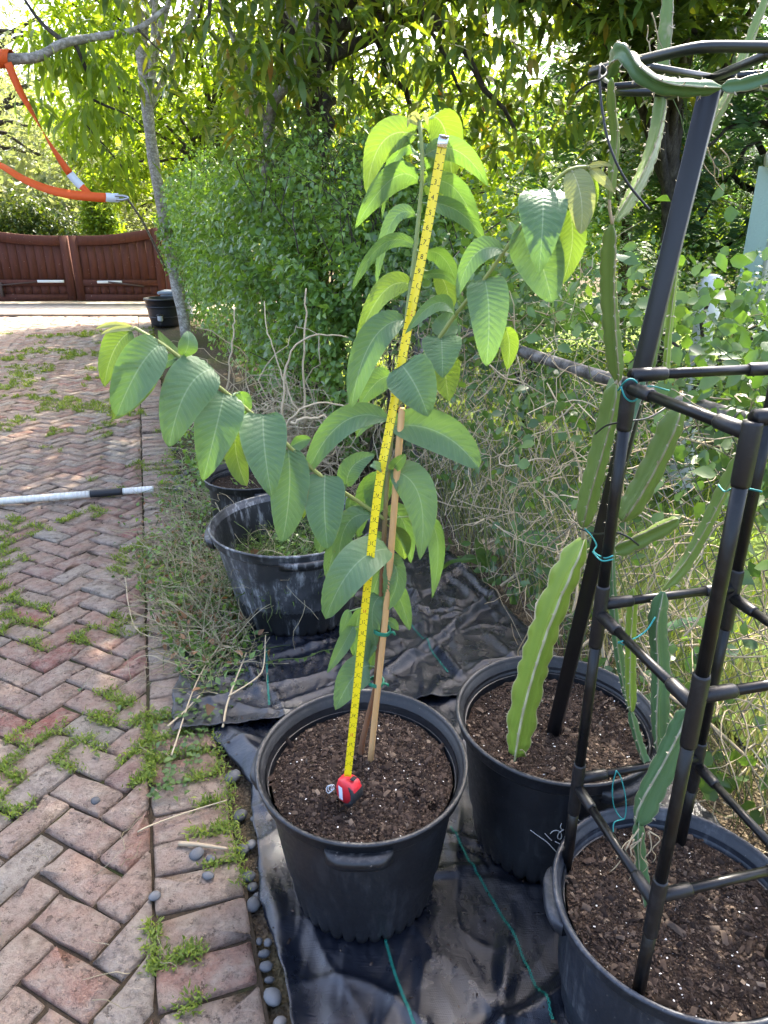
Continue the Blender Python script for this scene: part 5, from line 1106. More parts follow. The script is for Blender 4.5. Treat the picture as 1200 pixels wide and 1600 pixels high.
# twine and cable ties
M_TWINE = m_plain('teal_twine', (.02, .23, .22), .55, .4, .2); M_ZIP = m_plain('black_cable_tie', (.012, .012, .013), .4, .4, .1)
def wire(name, mat, label, r, *paths, cat='tie'):
    c0 = atY(*paths[0][0]); m = MB()
    for p in paths: m.add(*tube(resample([atY(*q) for q in p], max(10, 6 * len(p))), r, 6))
    tag(solo(m, name, mat, c0), label, cat)
wire('twine', M_TWINE, 'teal twine looped round the tower leg beside the climbing cactus', .0016, [(914, 826, 1.36), (925, 838, 1.3), (932, 852, 1.24), (928, 862, 1.2), (945, 872, 1.13), (958, 868, 1.12)], [(926, 862, 1.15), (940, 876, 1.12), (958, 874, 1.12)])
wire('twine', M_TWINE, 'teal twine knotted on the top corner of the tower', .0016, [(966, 610, 1.15), (975, 598, 1.12), (985, 592, 1.115), (995, 598, 1.12), (998, 612, 1.14)], [(970, 604, 1.12), (978, 622, 1.115), (992, 626, 1.12), (1012, 604, 1.14), (1045, 610, 1.2)])
wire('twine', M_TWINE, 'teal twine from the thin cactus stem to the tower leg', .0015, [(1122, 757, 1.09), (1132, 768, 1.07), (1145, 763, 1.0), (1160, 762, .9), (1190, 768, .86)])
wire('twine', M_TWINE, 'teal twine tied to the second cross bar', .0015, [(966, 1005, 1.06), (972, 1002, 1.045), (990, 998, 1.07), (1010, 985, 1.09), (1024, 964, 1.10)], [(966, 1003, 1.05), (975, 1008, 1.05)])
wire('twine', M_TWINE, 'teal twine hanging in a loop from the lowest cross bar', .0013, [(963, 1204, 1.12), (957, 1230, 1.115), (960, 1262, 1.11), (975, 1280, 1.10), (978, 1250, 1.11), (970, 1215, 1.12), (963, 1204, 1.12)], [(975, 1280, 1.1), (960, 1285, 1.09), (958, 1300, 1.08)])
wire('cable_tie', M_ZIP, 'long black cable tie dangling from the ring', .0019, [(938, 100, 1.19), (937, 128, 1.17), (942, 180, 1.15), (955, 235, 1.13), (980, 285, 1.12), (1015, 328, 1.11)], [(900, 145, 1.2), (920, 130, 1.18), (938, 124, 1.17), (948, 112, 1.18), (938, 100, 1.19)])
wire('cable_tie', M_ZIP, 'black cable tie joining the tower leg to the square post', .0018, [(905, 826, 1.42), (930, 834, 1.3), (960, 832, 1.18), (980, 838, 1.16), (998, 852, 1.16)])
wire('cable_tie', M_ZIP, 'black cable tie under the top corner of the tower', .0018, [(930, 678, 1.3), (950, 664, 1.2), (985, 658, 1.16), (1015, 652, 1.2), (1045, 634, 1.24)])
# ------------------------------------------------------------------ pole lying on the bricks
M_WTAPE = (lambda t: t.out((lambda w, n: t.pr(t.mix(t.mrange(n, .45, .7, 0, .5), (.66, .64, .58), (.42, .39, .33)), .55, .4, t.bump(t.math('ADD', w, n), .5, .003)))(t.math('SINE', t.math('MULTIPLY', t.sep(t.coord('UV'))[0], 260)), t.noise(t.coord('Object'), 30, 5))))(NT('white_wrap'))
pe = atZ(240, 764, .034); pw = atZ(-60, 788, .034); d = norm(pw - pe); plo = thing('wrapped_pole', 'white wrapped pole with a black band lying across the bricks', 'pole', pe)
def seg(s0, s1, r, mat, nm):
    P = np.array([pe + d * s for s in np.linspace(s0, s1, 10)]); V, F = tube(P, r, 16); m = MB(); m.add(V, F, np.stack((np.repeat(np.linspace(s0, s1, 10), 16), np.zeros(160)), 1)); m.build(nm, mat, plo, uv=True, offset=pe)
M_BAND = m_plain('black_band', (.02, .021, .024), .6, .35, .3)
seg(0, .19, .021, M_WTAPE, 'wrapped_end'); seg(.19, .385, .0235, M_BAND, 'grip_band'); seg(.385, 1.4, .022, M_WTAPE, 'shaft')

# ------------------------------------------------------------------ orange strap
t = NT('orange_webbing'); n = t.noise(t.coord('Object'), 40, 3); M_ORG = t.out(t.mixs(.15, t.pr(t.mix(n, (.75, .12, .02), (.62, .085, .012)), .6, .3), t.transl((.8, .16, .02))))
M_GWEB = m_plain('white_webbing', (.6, .62, .63), .6, .3, .2); M_STEEL = m_plain('steel', (.4, .4, .4), .35, .5, .2, 40, .1, .8)
def ribbon(pts, w, mat, nm, root, o, tw=(0, 0), n=40, th=.003):
    P = resample([atY(*q) for q in pts], n); T = norm(np.gradient(P, axis=0)); view = norm(P - np.array((0, 0, EYE))); S = norm(np.cross(T, view)); N = np.cross(S, T)
    a = np.radians(np.linspace(tw[0], tw[1], n))[:, None]; S, N = S * np.cos(a) + N * np.sin(a), N * np.cos(a) - S * np.sin(a)
    L = [P + S * w / 2 + N * th / 2, P - S * w / 2 + N * th / 2, P - S * w / 2 - N * th / 2, P + S * w / 2 - N * th / 2]; V = np.stack(L, 1).reshape(-1, 3)
    i = np.arange(n - 1)[:, None] * 4; j = np.arange(4)[None]; k = (j + 1) % 4; m = MB(); m.add(V, [np.stack((i + j, i + k, i + 4 + k, i + 4 + j), -1).reshape(-1, 4), np.array([[3, 2, 1, 0], [n * 4 - 4, n * 4 - 3, n * 4 - 2, n * 4 - 1]])]); return m.build(nm, mat, root, False, offset=o)
os_ = atY(8, 92, 4.96); strap = thing('hanging_strap', 'bright orange webbing strap slung from the grey bough', 'strap', os_)
ribbon([(12, 98, 4.95), (30, 140, 4.95), (48, 172, 4.95), (75, 220, 4.94), (98, 256, 4.93), (109, 271, 4.93)], .046, M_ORG, 'webbing', strap, os_, (-10, 160), 30); 
ribbon([(109, 271, 4.93), (118, 282, 4.93), (128, 292, 4.93)], .05, M_GWEB, 'label_tag', strap, os_); ribbon([(127, 291, 4.93), (136, 300, 4.92), (140, 306, 4.92)], .04, M_ORG, 'webbing_end', strap, os_)
ribbon([(-60, 232, 4.9), (0, 258, 4.9), (35, 279, 4.9), (70, 294, 4.9), (105, 303, 4.9), (138, 307, 4.9), (166, 309, 4.9)], .055, M_ORG, 'webbing', strap, os_, (70, 0), 50)
ribbon([(165, 308, 4.9), (175, 309, 4.9), (186, 309, 4.9)], .052, M_GWEB, 'label_tag', strap, os_); 
m = MB(); m.add(*tube(resample([atY(180, 306, 4.9), atY(192, 306, 4.9), atY(201, 309, 4.9), atY(192, 312, 4.9), atY(182, 312, 4.9)], 20), .008, 8)); m.build('hook', M_STEEL, strap, offset=os_)
a = np.linspace(0, 2 * np.pi, 30); c0 = atY(4, 92, 5.0)
for k in (-1, 0, 1):
    V = []; m = MB()
    for dx in (-.032, .032): V.append(np.stack([c0 + np.array((dx + .02 * k + .01 * math.cos(q), .045 * math.sin(q), .047 * math.cos(q))) for q in a]))
    m.add(np.stack(V, 1).reshape(-1, 3), grid_faces(30, 2)); w = m.build('wrap', M_ORG, strap, offset=os_); w.modifiers.new('t', 'SOLIDIFY').thickness = .004
m = MB(); m.add(*tube(resample([atY(198, 309, 4.9), atY(222, 345, 5.3), atY(245, 390, 5.8), atY(258, 418, 6.2)], 14), .008, 7)); tag(solo(m, 'dry_stick', M_PALE, atY(258, 418, 6.2)), 'thin pale stick leaning from the strap hook into the hedge', 'stick')

# ------------------------------------------------------------------ black tub, grey bin and path light by the gate
tc = atZ(259, 508) ; tc = np.array((tc[0], tc[1], 0)); hz = atY(259, 468, tc[1])[2]; rt = 28 * (tc[1] * CT + ST * 1.2) / FPX
tub = thing('tub', 'black barrel tub standing by the gate at the end of the hedge', 'tub', tc); M_TUBM = m_pot('tub_plastic', (.013, .014, .016), (.04, .041, .045))
m = MB(); m.add(*lathe([(.03, .01), (rt * .72, 0), (rt * .76, .03), (rt * .9, hz * .62), (rt * .98, hz), (rt * 1.04, hz), (rt * 1.04, hz + .03), (rt * .95, hz + .03), (rt * .9, hz * .7), (0.01, hz * .62)], 40)); m.build('body', M_TUBM, tub)
for s in (.35, .75):
    r = rt * (.76 + .22 * s); a = np.linspace(0, 2 * np.pi, 41); m = MB(); m.add(*tube(np.stack([np.array((r * 1.01 * math.cos(q), r * 1.01 * math.sin(q), hz * s)) for q in a]), .012, 6, False)); m.build('hoop', M_TUBM, tub)
bl_ = np.array((tc[0] + .08, tc[1] + .55, 0)); M_GREY = m_plain('grey_plastic', (.20, .24, .28), .5, .4)
bin_ = thing('storage_bin', 'grey plastic bin standing behind the black tub', 'bin', bl_); m = MB(); hb_ = atY(259, 455, bl_[1])[2]
m.add(*bevel_box((0, 0, hb_ / 2 - .02), (.46, .4, hb_ - .04), .02)); m.build('body', M_GREY, bin_, False); m = MB(); m.add(*bevel_box((0, 0, hb_ - .015), (.54, .46, .05), .012)); m.build('lid', M_GREY, bin_, False)
lp_ = atZ(252, 512); pl = thing('path_light', 'small black path light on a stake in front of the tub', 'lamp', lp_); hh = atY(252, 492, lp_[1])[2]
m = MB(); m.add(*tube([(0, 0, 0), (0, 0, hh * .5)], .012, 8)); m.build('stake', M_ZIP, pl); m = MB(); m.add(*lathe([(.0, hh + .02), (.06, hh), (.065, hh - .015), (.02, hh - .01), (.0, hh - .01)], 16)); m.build('cap', M_ZIP, pl)
m = MB(); m.add(*lathe([(.03, hh * .5), (.045, hh * .55), (.045, hh - .012)], 14)); m.build('lens', M_GWEB, pl)

# ------------------------------------------------------------------ plants by the fence
g = np.random.default_rng(200)
M_WEED = m_leaf('weed_leaf', [(0, (.035, .075, .018)), (.5, (.065, .12, .026)), (1, (.12, .18, .04))], (1.25, 1.2, .35), .28, .45, .4, 6)
M_FVINE = m_leaf('fence_vine_leaf', [(0, (.032, .07, .02)), (.45, (.055, .11, .03)), (.8, (.085, .15, .036)), (1, (.14, .20, .05))], (1.2, 1.2, .35), .28, .36, .5, 2.0)
M_DRY = m_stalk('dry_vine', (.42, .32, .19), (.60, .50, .34)); M_STRAW = m_stalk('straw', (.32, .26, .14), (.52, .45, .30), .8); M_GRN = m_stalk('grass_blade', (.07, .12, .03), (.19, .23, .07), .7)
def curve_mess(n, start, g, length, r, wander, sides=3, segs=10, droop=0.0, bias=None, keep=None):
    m = MB()
    for i in range(n):
        p = np.array(start(g)); d = norm(g.normal(size=3) + (0 if bias is None else np.asarray(bias))); L = length * g.uniform(.4, 1.5); P = [p]
        for s in range(segs):
            d = norm(d + g.normal(0, wander, 3) + np.array((0, 0, -droop))); p = p + d * L / segs
            if p[2] < .012: p[2] = .012 + .01 * g.random(); d[2] = abs(d[2]) * .3
            P.append(p)
        rr = r * g.uniform(.5, 1.4)
        if keep is not None and not keep(np.array(P)): continue
        m.add(*tube(np.array(P), np.linspace(rr, rr * .5, segs + 1), sides, False))
    return m
# dead vines woven through the fence
m = curve_mess(1150, lambda g: AB(FA + g.normal(-.04, .13), 0.5 + 4.6 * g.random(), g.random() ** .8 * 1.25), g, .5, .0025, .36, 3, 9, .03, (0, 0, .4), lambda P: (P @ PV).min() > FA - .27)
tag(m.build('dry_vines', M_DRY), 'tan dead vines woven through the chain-link fence', 'vine', kind='stuff')
# dead vines heaped in front of the hedge
def heap(g):
    q = atZ(g.normal(470, 50), g.uniform(690, 800)); return (q[0], q[1] + g.uniform(0, .6), g.random() ** 1.5 * .5)
m = curve_mess(420, heap, g, .75, .0038, .5, 4, 11, .06, (0, 0, .5)); tag(m.build('dry_vines', M_DRY), 'tangled heap of dead tan vines behind the weathered pot', 'vine', kind='stuff')
for pts, rr in (([(355, 610, 3.9), (362, 545, 3.9), (368, 478, 3.95)], .006), ([(462, 640, 3.6), (420, 530, 3.7), (413, 472, 3.8)], .005), ([(477, 660, 3.4), (474, 560, 3.4), (480, 450, 3.45)], .006), ([(440, 660, 3.3), (452, 560, 3.35), (490, 524, 3.4), (545, 526, 3.45)], .006), ([(420, 700, 3.1), (470, 640, 3.1), (530, 632, 3.15), (570, 660, 3.1)], .006), ([(455, 660, 3.0), (500, 652, 3.0), (560, 655, 3.05)], .007)):
    m = MB(); m.add(*tube(px3(pts, 18) + g.normal(0, .004, (18, 3)), np.linspace(rr, rr * .6, 18), 6))
    tag(solo(m, 'dry_shrub', M_DRY, atY(*pts[0])), {355: 'bare tan stem standing apart nearest the brick driveway', 462: 'bare forked tan stem rising in front of the hedge', 477: 'tallest straight bare tan stem in front of the hedge', 440: 'bare tan stem arching over towards the guava stem', 420: 'long bare tan stem bowed low behind the guava leaves', 455: 'thick bare tan stem lying level behind the guava leaves'}[pts[0][0]], 'dry plant')
# live vine leaves over the near fence
n = 7600; b = .55 + 4.2 * g.random(n) ** .9; z = RZ + np.interp(b, [.5, 1.6, 3], [-.06, .04, .10]) + g.normal(0, .15, n) + .15 * np.sin(b * 5) * .6; a_ = FA + g.normal(0.05, .16, n)
low = g.random(n) < .30; z = np.where(low, g.random(n) * 1.1, z); a_ = np.where(low, FA + g.normal(0, .06, n), a_)
k = np.array([nz((x, y * 1.4), 2.6, 5) > (-.12 if not l else .02) for x, y, l in zip(b, z, low)]) & (z > .03)
P = ABv(a_, b, z)[k]; n = len(P); V, F = cloud(P, rdir(n, g) + (0, 0, -.35), -PV + rdir(n, g) * .6 + (0, -.3, .5), .047 * g.uniform(.5, 1.25, n), .036 * g.uniform(.6, 1.2, n), T_OVAL)
vn = thing('fence_vine', 'leafy green vine draped over the near fence rail', 'vine', AB(FA, 2)); vo = AB(FA, 2); link('leaves', mesh('leaves', V - vo, F, smooth=True, mat=M_FVINE), vn)
m = curve_mess(70, lambda g: AB(FA + g.normal(0.05, .08), .6 + 3.6 * g.random(), RZ + g.normal(.05, .1)), g, .4, .0016, .35, 4, 9, -.03, (0, 0, .8)); tag(m.build('runners', M_GRN, vn, offset=vo), kind='stuff')
# loose weedy growth beyond the fence
n = 15000; b = -.2 + 7.5 * g.random(n); a_ = FA + .35 + 3.6 * g.random(n) ** 1.3; top = .65 + .55 * np.array([nz((x, y), .9, 8) for x, y in zip(a_, b)]) + .25 * np.clip(a_ - 2, 0, 2); z = top * g.random(n) ** .6
k = np.array([nz((x, y, q), 1.8, 2) > .02 for x, y, q in zip(a_, b, z)]) & ((z > .55) | (g.random(n) < .3)) & (z > .02)
P = ABv(a_, b, z)[k]; n = len(P); V, F = cloud(P, rdir(n, g) + (0, 0, -.1), rdir(n, g) * .7 + (0, 0, 1), .05 * g.uniform(.5, 1.25, n), .032, T_LEAF)
tag(link('weed_growth', mesh('weed_growth', V, F, smooth=False, mat=M_WEED)), 'loose sunlit weeds growing beyond the fence', 'weeds', kind='stuff')
# bushes beyond the fence at the right
for (c, r, nn, lab, mt) in (((1.9, 4.4, .75), (.75, .6, .75), 260, 'low leafy bush beyond the fence behind the trellis post', M_WEED), ((3.0, 4.9, .75), (.9, .7, .75), 320, 'leafy bush below the green house wall', M_FVINE), ((1.15, 5.6, .95), (.75, .7, .95), 340, 'shaded leafy bush beyond the fence right of the guava', M_HEDGE)):
    tree(lab, [(c[0], c[1], 0), (c[0], c[1], .5)], (.03, .02), (lambda c=c, r=r, nn=nn: (lambda g: (lambda C: (*scatter(C, 17, g, .045, .03, .10), C))(ellipsoid(nn, c, r, g, .3, lambda P: P[:, 2] > .05, 1.3, -.3))))(), mt, T_LEAF, M_BARK, 8, int(c[0] * 100), 'bush')
# lawn grass beyond the fence
n = 16000; b = -1 + 10 * g.random(n); a_ = 1.8 + 5 * g.random(n); P = ABv(a_, b, np.full(n, -.01)); D = rdir(n, g) * .55 + (0, 0, 1.)
M_LGR = m_leaf('lawn_blade', [(0, (.09, .14, .02)), (.6, (.16, .22, .035)), (1, (.30, .30, .09))], (1.3, 1.2, .3), .45, .6, .2, 2)
V, F = cloud(P, D, rdir(n, g), .11 * g.uniform(.5, 1.4, n), .011, T_FAR); tag(link('lawn_grass', mesh('lawn_grass', V, F, smooth=False, mat=M_LGR)), 'sunlit lawn grass beyond the fence', 'grass', kind='stuff')
# strap-leaved plants at the fabric edge
def blade_plant(root_px, specs, label, mat, name='strap_leaf_plant', Y=None):
    o = atZ(*root_px); r = thing(name, label, 'plant', o)
    for (x0, y0, x1, y1, x2, y2, w, dy) in specs:
        Yb = o[1]; P = resample([atY(x0, y0, Yb), atY(x1, y1, Yb + dy / 2), atY(x2, y2, Yb + dy)], 14); T = norm(np.gradient(P, axis=0)); vw = norm(P.mean(0) - np.array((0, 0, EYE))); S = norm(np.cross(T, vw)); N = np.cross(T, S); s = np.linspace(0, 1, 14)
        wd = w * proj(P)[2] / FPX / 2 * np.clip(np.minimum(s * 4 + .35, (1 - s) * 3), 0.02, 1); V = np.stack((P - S * wd[:, None] - N * (wd * .3)[:, None], P, P + S * wd[:, None] - N * (wd * .3)[:, None]), 1).reshape(-1, 3)
        m = MB(); m.add(V, grid_faces(14, 3)); m.build('leaf', mat, r, offset=o)
M_STRAPL = m_leaf('strap_leaf', [(0, (.05, .13, .05)), (1, (.11, .20, .06))], (1.2, 1.2, .4), .3, .4, .5, 5)
blade_plant((818, 935), [(812, 915, 812, 850, 806, 796, 14, .05), (800, 960, 804, 935, 812, 917, 12, 0), (828, 935, 832, 905, 855, 890, 14, 0), (832, 930, 860, 900, 890, 880, 10, -.05), (815, 838, 850, 842, 890, 852, 22, -.1), (890, 852, 915, 850, 935, 858, 16, -.1)], 'dark strap-leaved plant between the fabric edge and the cactus', M_STRAPL)
blade_plant((742, 905), [(762, 885, 750, 860, 742, 838, 16, .03), (720, 878, 735, 872, 758, 884, 12, 0), (740, 893, 760, 888, 778, 894, 10, 0), (746, 912, 770, 905, 796, 902, 11, 0), (765, 884, 760, 870, 745, 862, 9, 0), (690, 890, 705, 878, 745, 872, 6, -.1)], 'pale green grassy clump at the edge of the ground fabric', M_WEED)
blade_plant((1075, 1160), [(1060, 1090, 1090, 1080, 1120, 1060, 26, .1), (1000, 1060, 1030, 1058, 1072, 1066, 22, .1), (1002, 1100, 1030, 1090, 1062, 1096, 20, .05), (1040, 980, 1075, 972, 1110, 970, 14, .1), (1075, 1050, 1095, 1020, 1095, 1045, 24, 0)], 'dark strap leaves growing behind the tower legs', M_STRAPL)
# round-leaved seedling vine at the right edge
def leaf_sprig(root, o, P, d, L, W, mat, nrm=(0, -.6, 1)):
    V, F = cloud(np.array([P]), np.array([d]), np.array([nrm]), L, W, T_OVAL); m = MB(); m.add(V, F); m.build('leaf', mat, root, offset=o)
o = atY(1160, 1290, 1.55); rv_ = thing('creeper', 'round-leaved bright creeper right of the tower near the ground', 'vine', o); m = MB()
for k, (x, y) in enumerate([(1110, 1175), (1122, 1200), (1150, 1172), (1175, 1180), (1195, 1178), (1135, 1215), (1165, 1222), (1190, 1225), (1168, 1250), (1120, 1232), (1090, 1225), (1185, 1265)]):
    P = atY(x, y, 1.5 + g.normal(0, .04)); leaf_sprig(rv_, o, P, norm(rdir(1, g)[0] + (0, -.2, -.5)), .05, .045, M_WEED, (0, -1, .5)); m.add(*tube(resample([o + g.normal(0, .03, 3), (P + o) / 2 + g.normal(0, .02, 3), P], 8), .0012, 4, False))
m.build('runner', M_GRN, rv_, offset=o)
# beige old pot among the dead vines
o = atZ(772, 880) * (1, 1, 0); tp_ = thing('clay_pot', 'old beige clay pot lost among the dead vines', 'plant pot', o); M_CLAY = m_plain('beige_clay', (.42, .33, .22), .85, .2, .3)
m = MB(); m.add(*lathe([(.05, 0), (.075, .08), (.085, .08), (.087, .105), (.078, .105), (.07, .07), (.01, .05)], 32)); m.build('body', M_CLAY, tp_)
o = atY(1106, 470, 4.4) * (1, 1, 0); gp_ = thing('garden_ornament', 'weathered white garden figure post half hidden in the weeds', 'ornament', o)
hgt = atY(1106, 428, 4.4)[2]; m = MB(); m.add(*lathe([(.10, 0), (.10, .1), (.07, .2), (.06, hgt - .3), (.08, hgt - .22), (.05, hgt - .16), (.07, hgt - .08), (.055, hgt - .01), (.01, hgt)], 20)); m.build('body', M_PLATE, gp_)

# ------------------------------------------------------------------ litter on the ground
# clippings heap beside and behind the weathered pot
def litter_pt(g):
    while True:
        q = g.random()
        if q < .55: px, py = g.normal(320, 45), g.normal(880, 60)
        elif q < .8: px, py = g.normal(390, 70), g.normal(745, 40)
        else: px, py = g.normal(330, 40), g.normal(990, 35)
        if px > 205 + max(0, (py - 900)) * .45 and px < 640 and py > 620: break
    P = atZ(px, py, .03); dx = math.hypot(P[0] + .72, P[1] - 3.62); mound = .30 * math.exp(-(dx / .3) ** 2) + .05
    return (P[0], P[1], .02 + mound * g.random() ** 1.2)
m = curve_mess(1700, litter_pt, g, .21, .0019, .26, 3, 6, .04); tag(m.build('straw_litter', M_STRAW), 'dry straw and clippings heaped beside the weathered pot', 'straw', kind='stuff')
m = curve_mess(900, litter_pt, g, .10, .0022, .16, 3, 4, .02); tag(m.build('green_clippings', M_GRN), 'green grass clippings mixed into the straw beside the weathered pot', 'clippings', kind='stuff')
P = np.array([litter_pt(g) for _ in range(3000)]); n = len(P); V, F = cloud(P, rdir(n, g), rdir(n, g) * .7 + (0, 0, 1), .034 * g.uniform(.4, 1.3, n), .022, T_LEAF); tag(link('clipped_leaves', mesh('clipped_leaves', V, F, smooth=False, mat=M_HEDGE)), 'cut vine leaves lying in the straw beside the weathered pot', 'leaves', kind='stuff')
# clippings inside the weathered pot
def inpot(g):
    r = .29 * math.sqrt(g.random()); a = g.random() * 6.28; x, y = PD[0] + r * math.cos(a), PD[1] + r * math.sin(a); return (x, y, .22 + .14 * g.random() * (1 + .6 * (x - PD[0]) / .3))
m = curve_mess(850, inpot, g, .12, .0018, .35, 3, 6, .01); tag(m.build('pot_clippings', M_GRN), 'green clippings inside the weathered pot', 'clippings', kind='stuff')
m = curve_mess(130, inpot, g, .2, .0014, .3, 3, 6, .0, (0, 0, .4)); tag(m.build('pot_straw', M_STRAW), 'dry stalks sticking out of the clippings in the weathered pot', 'straw', kind='stuff')
P = np.array([inpot(g) for _ in range(1500)]); n = len(P); V, F = cloud(P, rdir(n, g), rdir(n, g) * .7 + (0, 0, 1), .026 * g.uniform(.4, 1.3, n), .017, T_LEAF); tag(link('pot_leaves', mesh('pot_leaves', V, F, smooth=False, mat=M_HEDGE)), 'cut leaves inside the weathered pot', 'leaves', kind='stuff')
# weeds in the brick joints
M_MOSS = m_leaf('joint_weed', [(0, (.07, .11, .02)), (.5, (.14, .19, .035)), (1, (.25, .29, .06))], (1.2, 1.2, .35), .35, .55, .3, 9)
ed = np.array(edges); L_ = np.linalg.norm(ed[:, 1] - ed[:, 0], axis=1); cA = ed.mean(1)
sel = (cA[:, 1] < 13); wgt = L_ * sel / (0.6 + cA[:, 1]) ** 1.0; wgt /= wgt.sum()
idx = g.choice(len(ed), 21000, p=wgt); s = g.random((21000, 1)); Q = ed[idx, 0] * (1 - s) + ed[idx, 1] * s + g.normal(0, .006, (21000, 2))
def wmask(a, b):
    return 1.5 * nz((a, b), 1.9, 3.3) + 1.0 * nz((a, b), 5.5, 7.1) + .32 * math.exp(-((a - .0) / .28) ** 2) * (1 if 1.7 < b < 4.5 else 0) + (.16 if 1.0 < b < 2.6 and a < -.15 else 0) + (.22 if 6.5 < b < 11 and a < -.6 else 0) - .42
k = np.array([wmask(a, b) > 0 for a, b in Q]); Q = Q[k]
k5 = 11; n = len(Q) * k5; A2 = np.repeat(Q, k5, 0) + g.normal(0, .011, (n, 2)); sc_ = np.interp(A2[:, 1], [1, 3, 8, 13], [1, 1.1, 1.6, 2.0])
P = ABv(A2[:, 0], A2[:, 1], -.006 + .018 * g.random(n)); V, F = cloud(P, rdir(n, g) * .8 + (0, 0, .55), rdir(n, g) * .6 + (0, 0, 1), .0155 * sc_ * g.uniform(.5, 1.7, n), .0052 * sc_ * g.uniform(.6, 1.3, n), T_FAR)
tag(link('joint_weeds', mesh('joint_weeds', V, F, smooth=False, mat=M_MOSS)), 'small green weeds growing in the brick joints', 'weeds', kind='stuff')
# a few grass stalks and dry bits on the bricks
m = curve_mess(110, lambda g: (lambda q: (q[0], q[1], .008))(AB(-.15 - 1.1 * g.random() ** 1.5, 1.0 + 2.6 * g.random())), g, .09, .0011, .3, 3, 6, .2); tag(m.build('stalk_litter', M_STRAW), 'dry grass stalks strewn over the near bricks', 'straw', kind='stuff')
# low creepers and cut leaves over the border bricks
n = 2600; a_ = .02 + g.normal(0, .13, n); b = 1.75 + 3.0 * g.random(n); k = np.array([nz((x * 2, y), 2.2, 6) + .35 * math.exp(-((y - 3.0) / .7) ** 2) > .12 for x, y in zip(a_, b)])
P = ABv(a_, b, .012 + .03 * g.random(n))[k]; n = len(P); V, F = cloud(P, rdir(n, g) * (1, 1, .4), rdir(n, g) * .5 + (0, 0, 1), .026 * g.uniform(.4, 1.3, n), .018, T_LEAF)
tag(link('border_creeper', mesh('border_creeper', V, F, smooth=False, mat=M_WEED)), 'small-leaved creeper spreading over the border bricks', 'weeds', kind='stuff')
# pebbles
M_PEB = (lambda t: t.out((lambda r, n: t.pr(t.mix(t.mrange(n, .4, .7, 0, .4), t.ramp(r, [(0, (.035, .038, .042)), (.5, (.07, .074, .08)), (.85, (.12, .12, .12)), (1, (.16, .12, .085))]), (.2, .2, .2)), .6, .35))(t.orand(), t.noise(t.coord('Object'), 60, 4))))(NT('river_stone'))
import bmesh
PM = []
for v in range(4):
    bm = bmesh.new(); bmesh.ops.create_icosphere(bm, subdivisions=2, radius=1); me = bpy.data.meshes.new('pebble')
    for q in bm.verts: q.co *= 1 + .16 * mnoise.noise(q.co * 1.3 + Vector((v * 5, 0, 0)))
    bm.to_mesh(me); bm.free(); me.materials.append(M_PEB); me.polygons.foreach_set('use_smooth', np.ones(len(me.polygons), bool)); PM.append(me)
def pebble(px, py, size, label, group=None):
    P = atZ(px, py, .01); o = link('pebble', PM[R.randrange(4)]); s = size * (proj(P)[2]) / FPX / 2; o.location = (P[0], P[1], s * .35 + .002 + (-.02 if group else 0)); o.scale = (s, s * R.uniform(.68, .95), s * .58); o.rotation_euler = (R.uniform(-.15, .15), R.uniform(-.15, .15), R.uniform(0, 6.3)); tag(o, label, 'pebble', group)
for (x, y, s_, lab) in ((149, 1250, 15, 'small grey pebble lying alone in the weeds between bricks'), (307, 1334, 25, 'largest grey pebble on the border bricks'), (329, 1340, 17, 'flat grey pebble touching the largest one on the border bricks'), (325, 1367, 19, 'round grey pebble below the pair on the border bricks'), (242, 1399, 20, 'upright grey pebble stuck in the joint beside the border bricks')): pebble(x, y, s_, lab)
for (x, y, s_) in [(362, 1207, 30), (375, 1266, 26), (378, 1318, 22), (392, 1310, 18), (395, 1404, 26), (402, 1390, 16), (418, 1462, 15), (425, 1548, 34), (436, 1588, 24), (412, 1480, 20), (415, 1500, 22), (404, 1460, 14), (280, 745, 20), (284, 762, 24), (276, 720, 16), (288, 780, 20), (272, 700, 14), (270, 685, 12), (292, 735, 14), (268, 668, 12), (266, 650, 10), (420, 1520, 16), (430, 1612, 22), (398, 1270, 16), (388, 1360, 22), (394, 1376, 18)]:
    pebble(x, y, s_, 'dark grey river pebble in the gap between the border bricks and the fabric', 'pebbles along the brick edge')
# dry twigs lying over the fabric
for pts, r_, lab in (([(348, 1136, .03), (358, 1090, .045), (385, 1020, .06)], .0042, 'straight dry twig lying across the folded fabric'), ([(357, 1088, .05), (400, 1060, .06), (412, 1040, .07), (415, 992, .12)], .0036, 'forked dry twig curving up over the fabric'), ([(262, 1135, .03), (290, 1110, .035), (312, 1087, .05)], .004, 'short dry twig at the corner of the fabric'), ([(268, 1180, .03), (310, 1060, .05), (360, 985, .08)], .003, 'long thin tan runner trailing from the clippings onto the fabric'), ([(180, 905, .02), (195, 900, .02), (200, 940, .015), (215, 985, .02), (262, 1000, .03)], .0028, 'pale bent stalk lying on the bricks by the clippings'), ([(215, 1300, .02), (235, 1290, .02), (290, 1270, .02), (355, 1250, .02)], .0028, 'tan runner lying across the border bricks'), ([(280, 1318, .012), (310, 1320, .018), (355, 1326, .012)], .007, 'curled brown strip of bark on the border bricks')):
    m = MB(); m.add(*tube(resample([atZ(*q) for q in pts], 16), np.linspace(r_, r_ * .6, 16), 6)); tag(solo(m, 'twig', M_DRY if 'bark' not in lab else M_CLAY, atZ(*pts[0])), lab, 'twig')
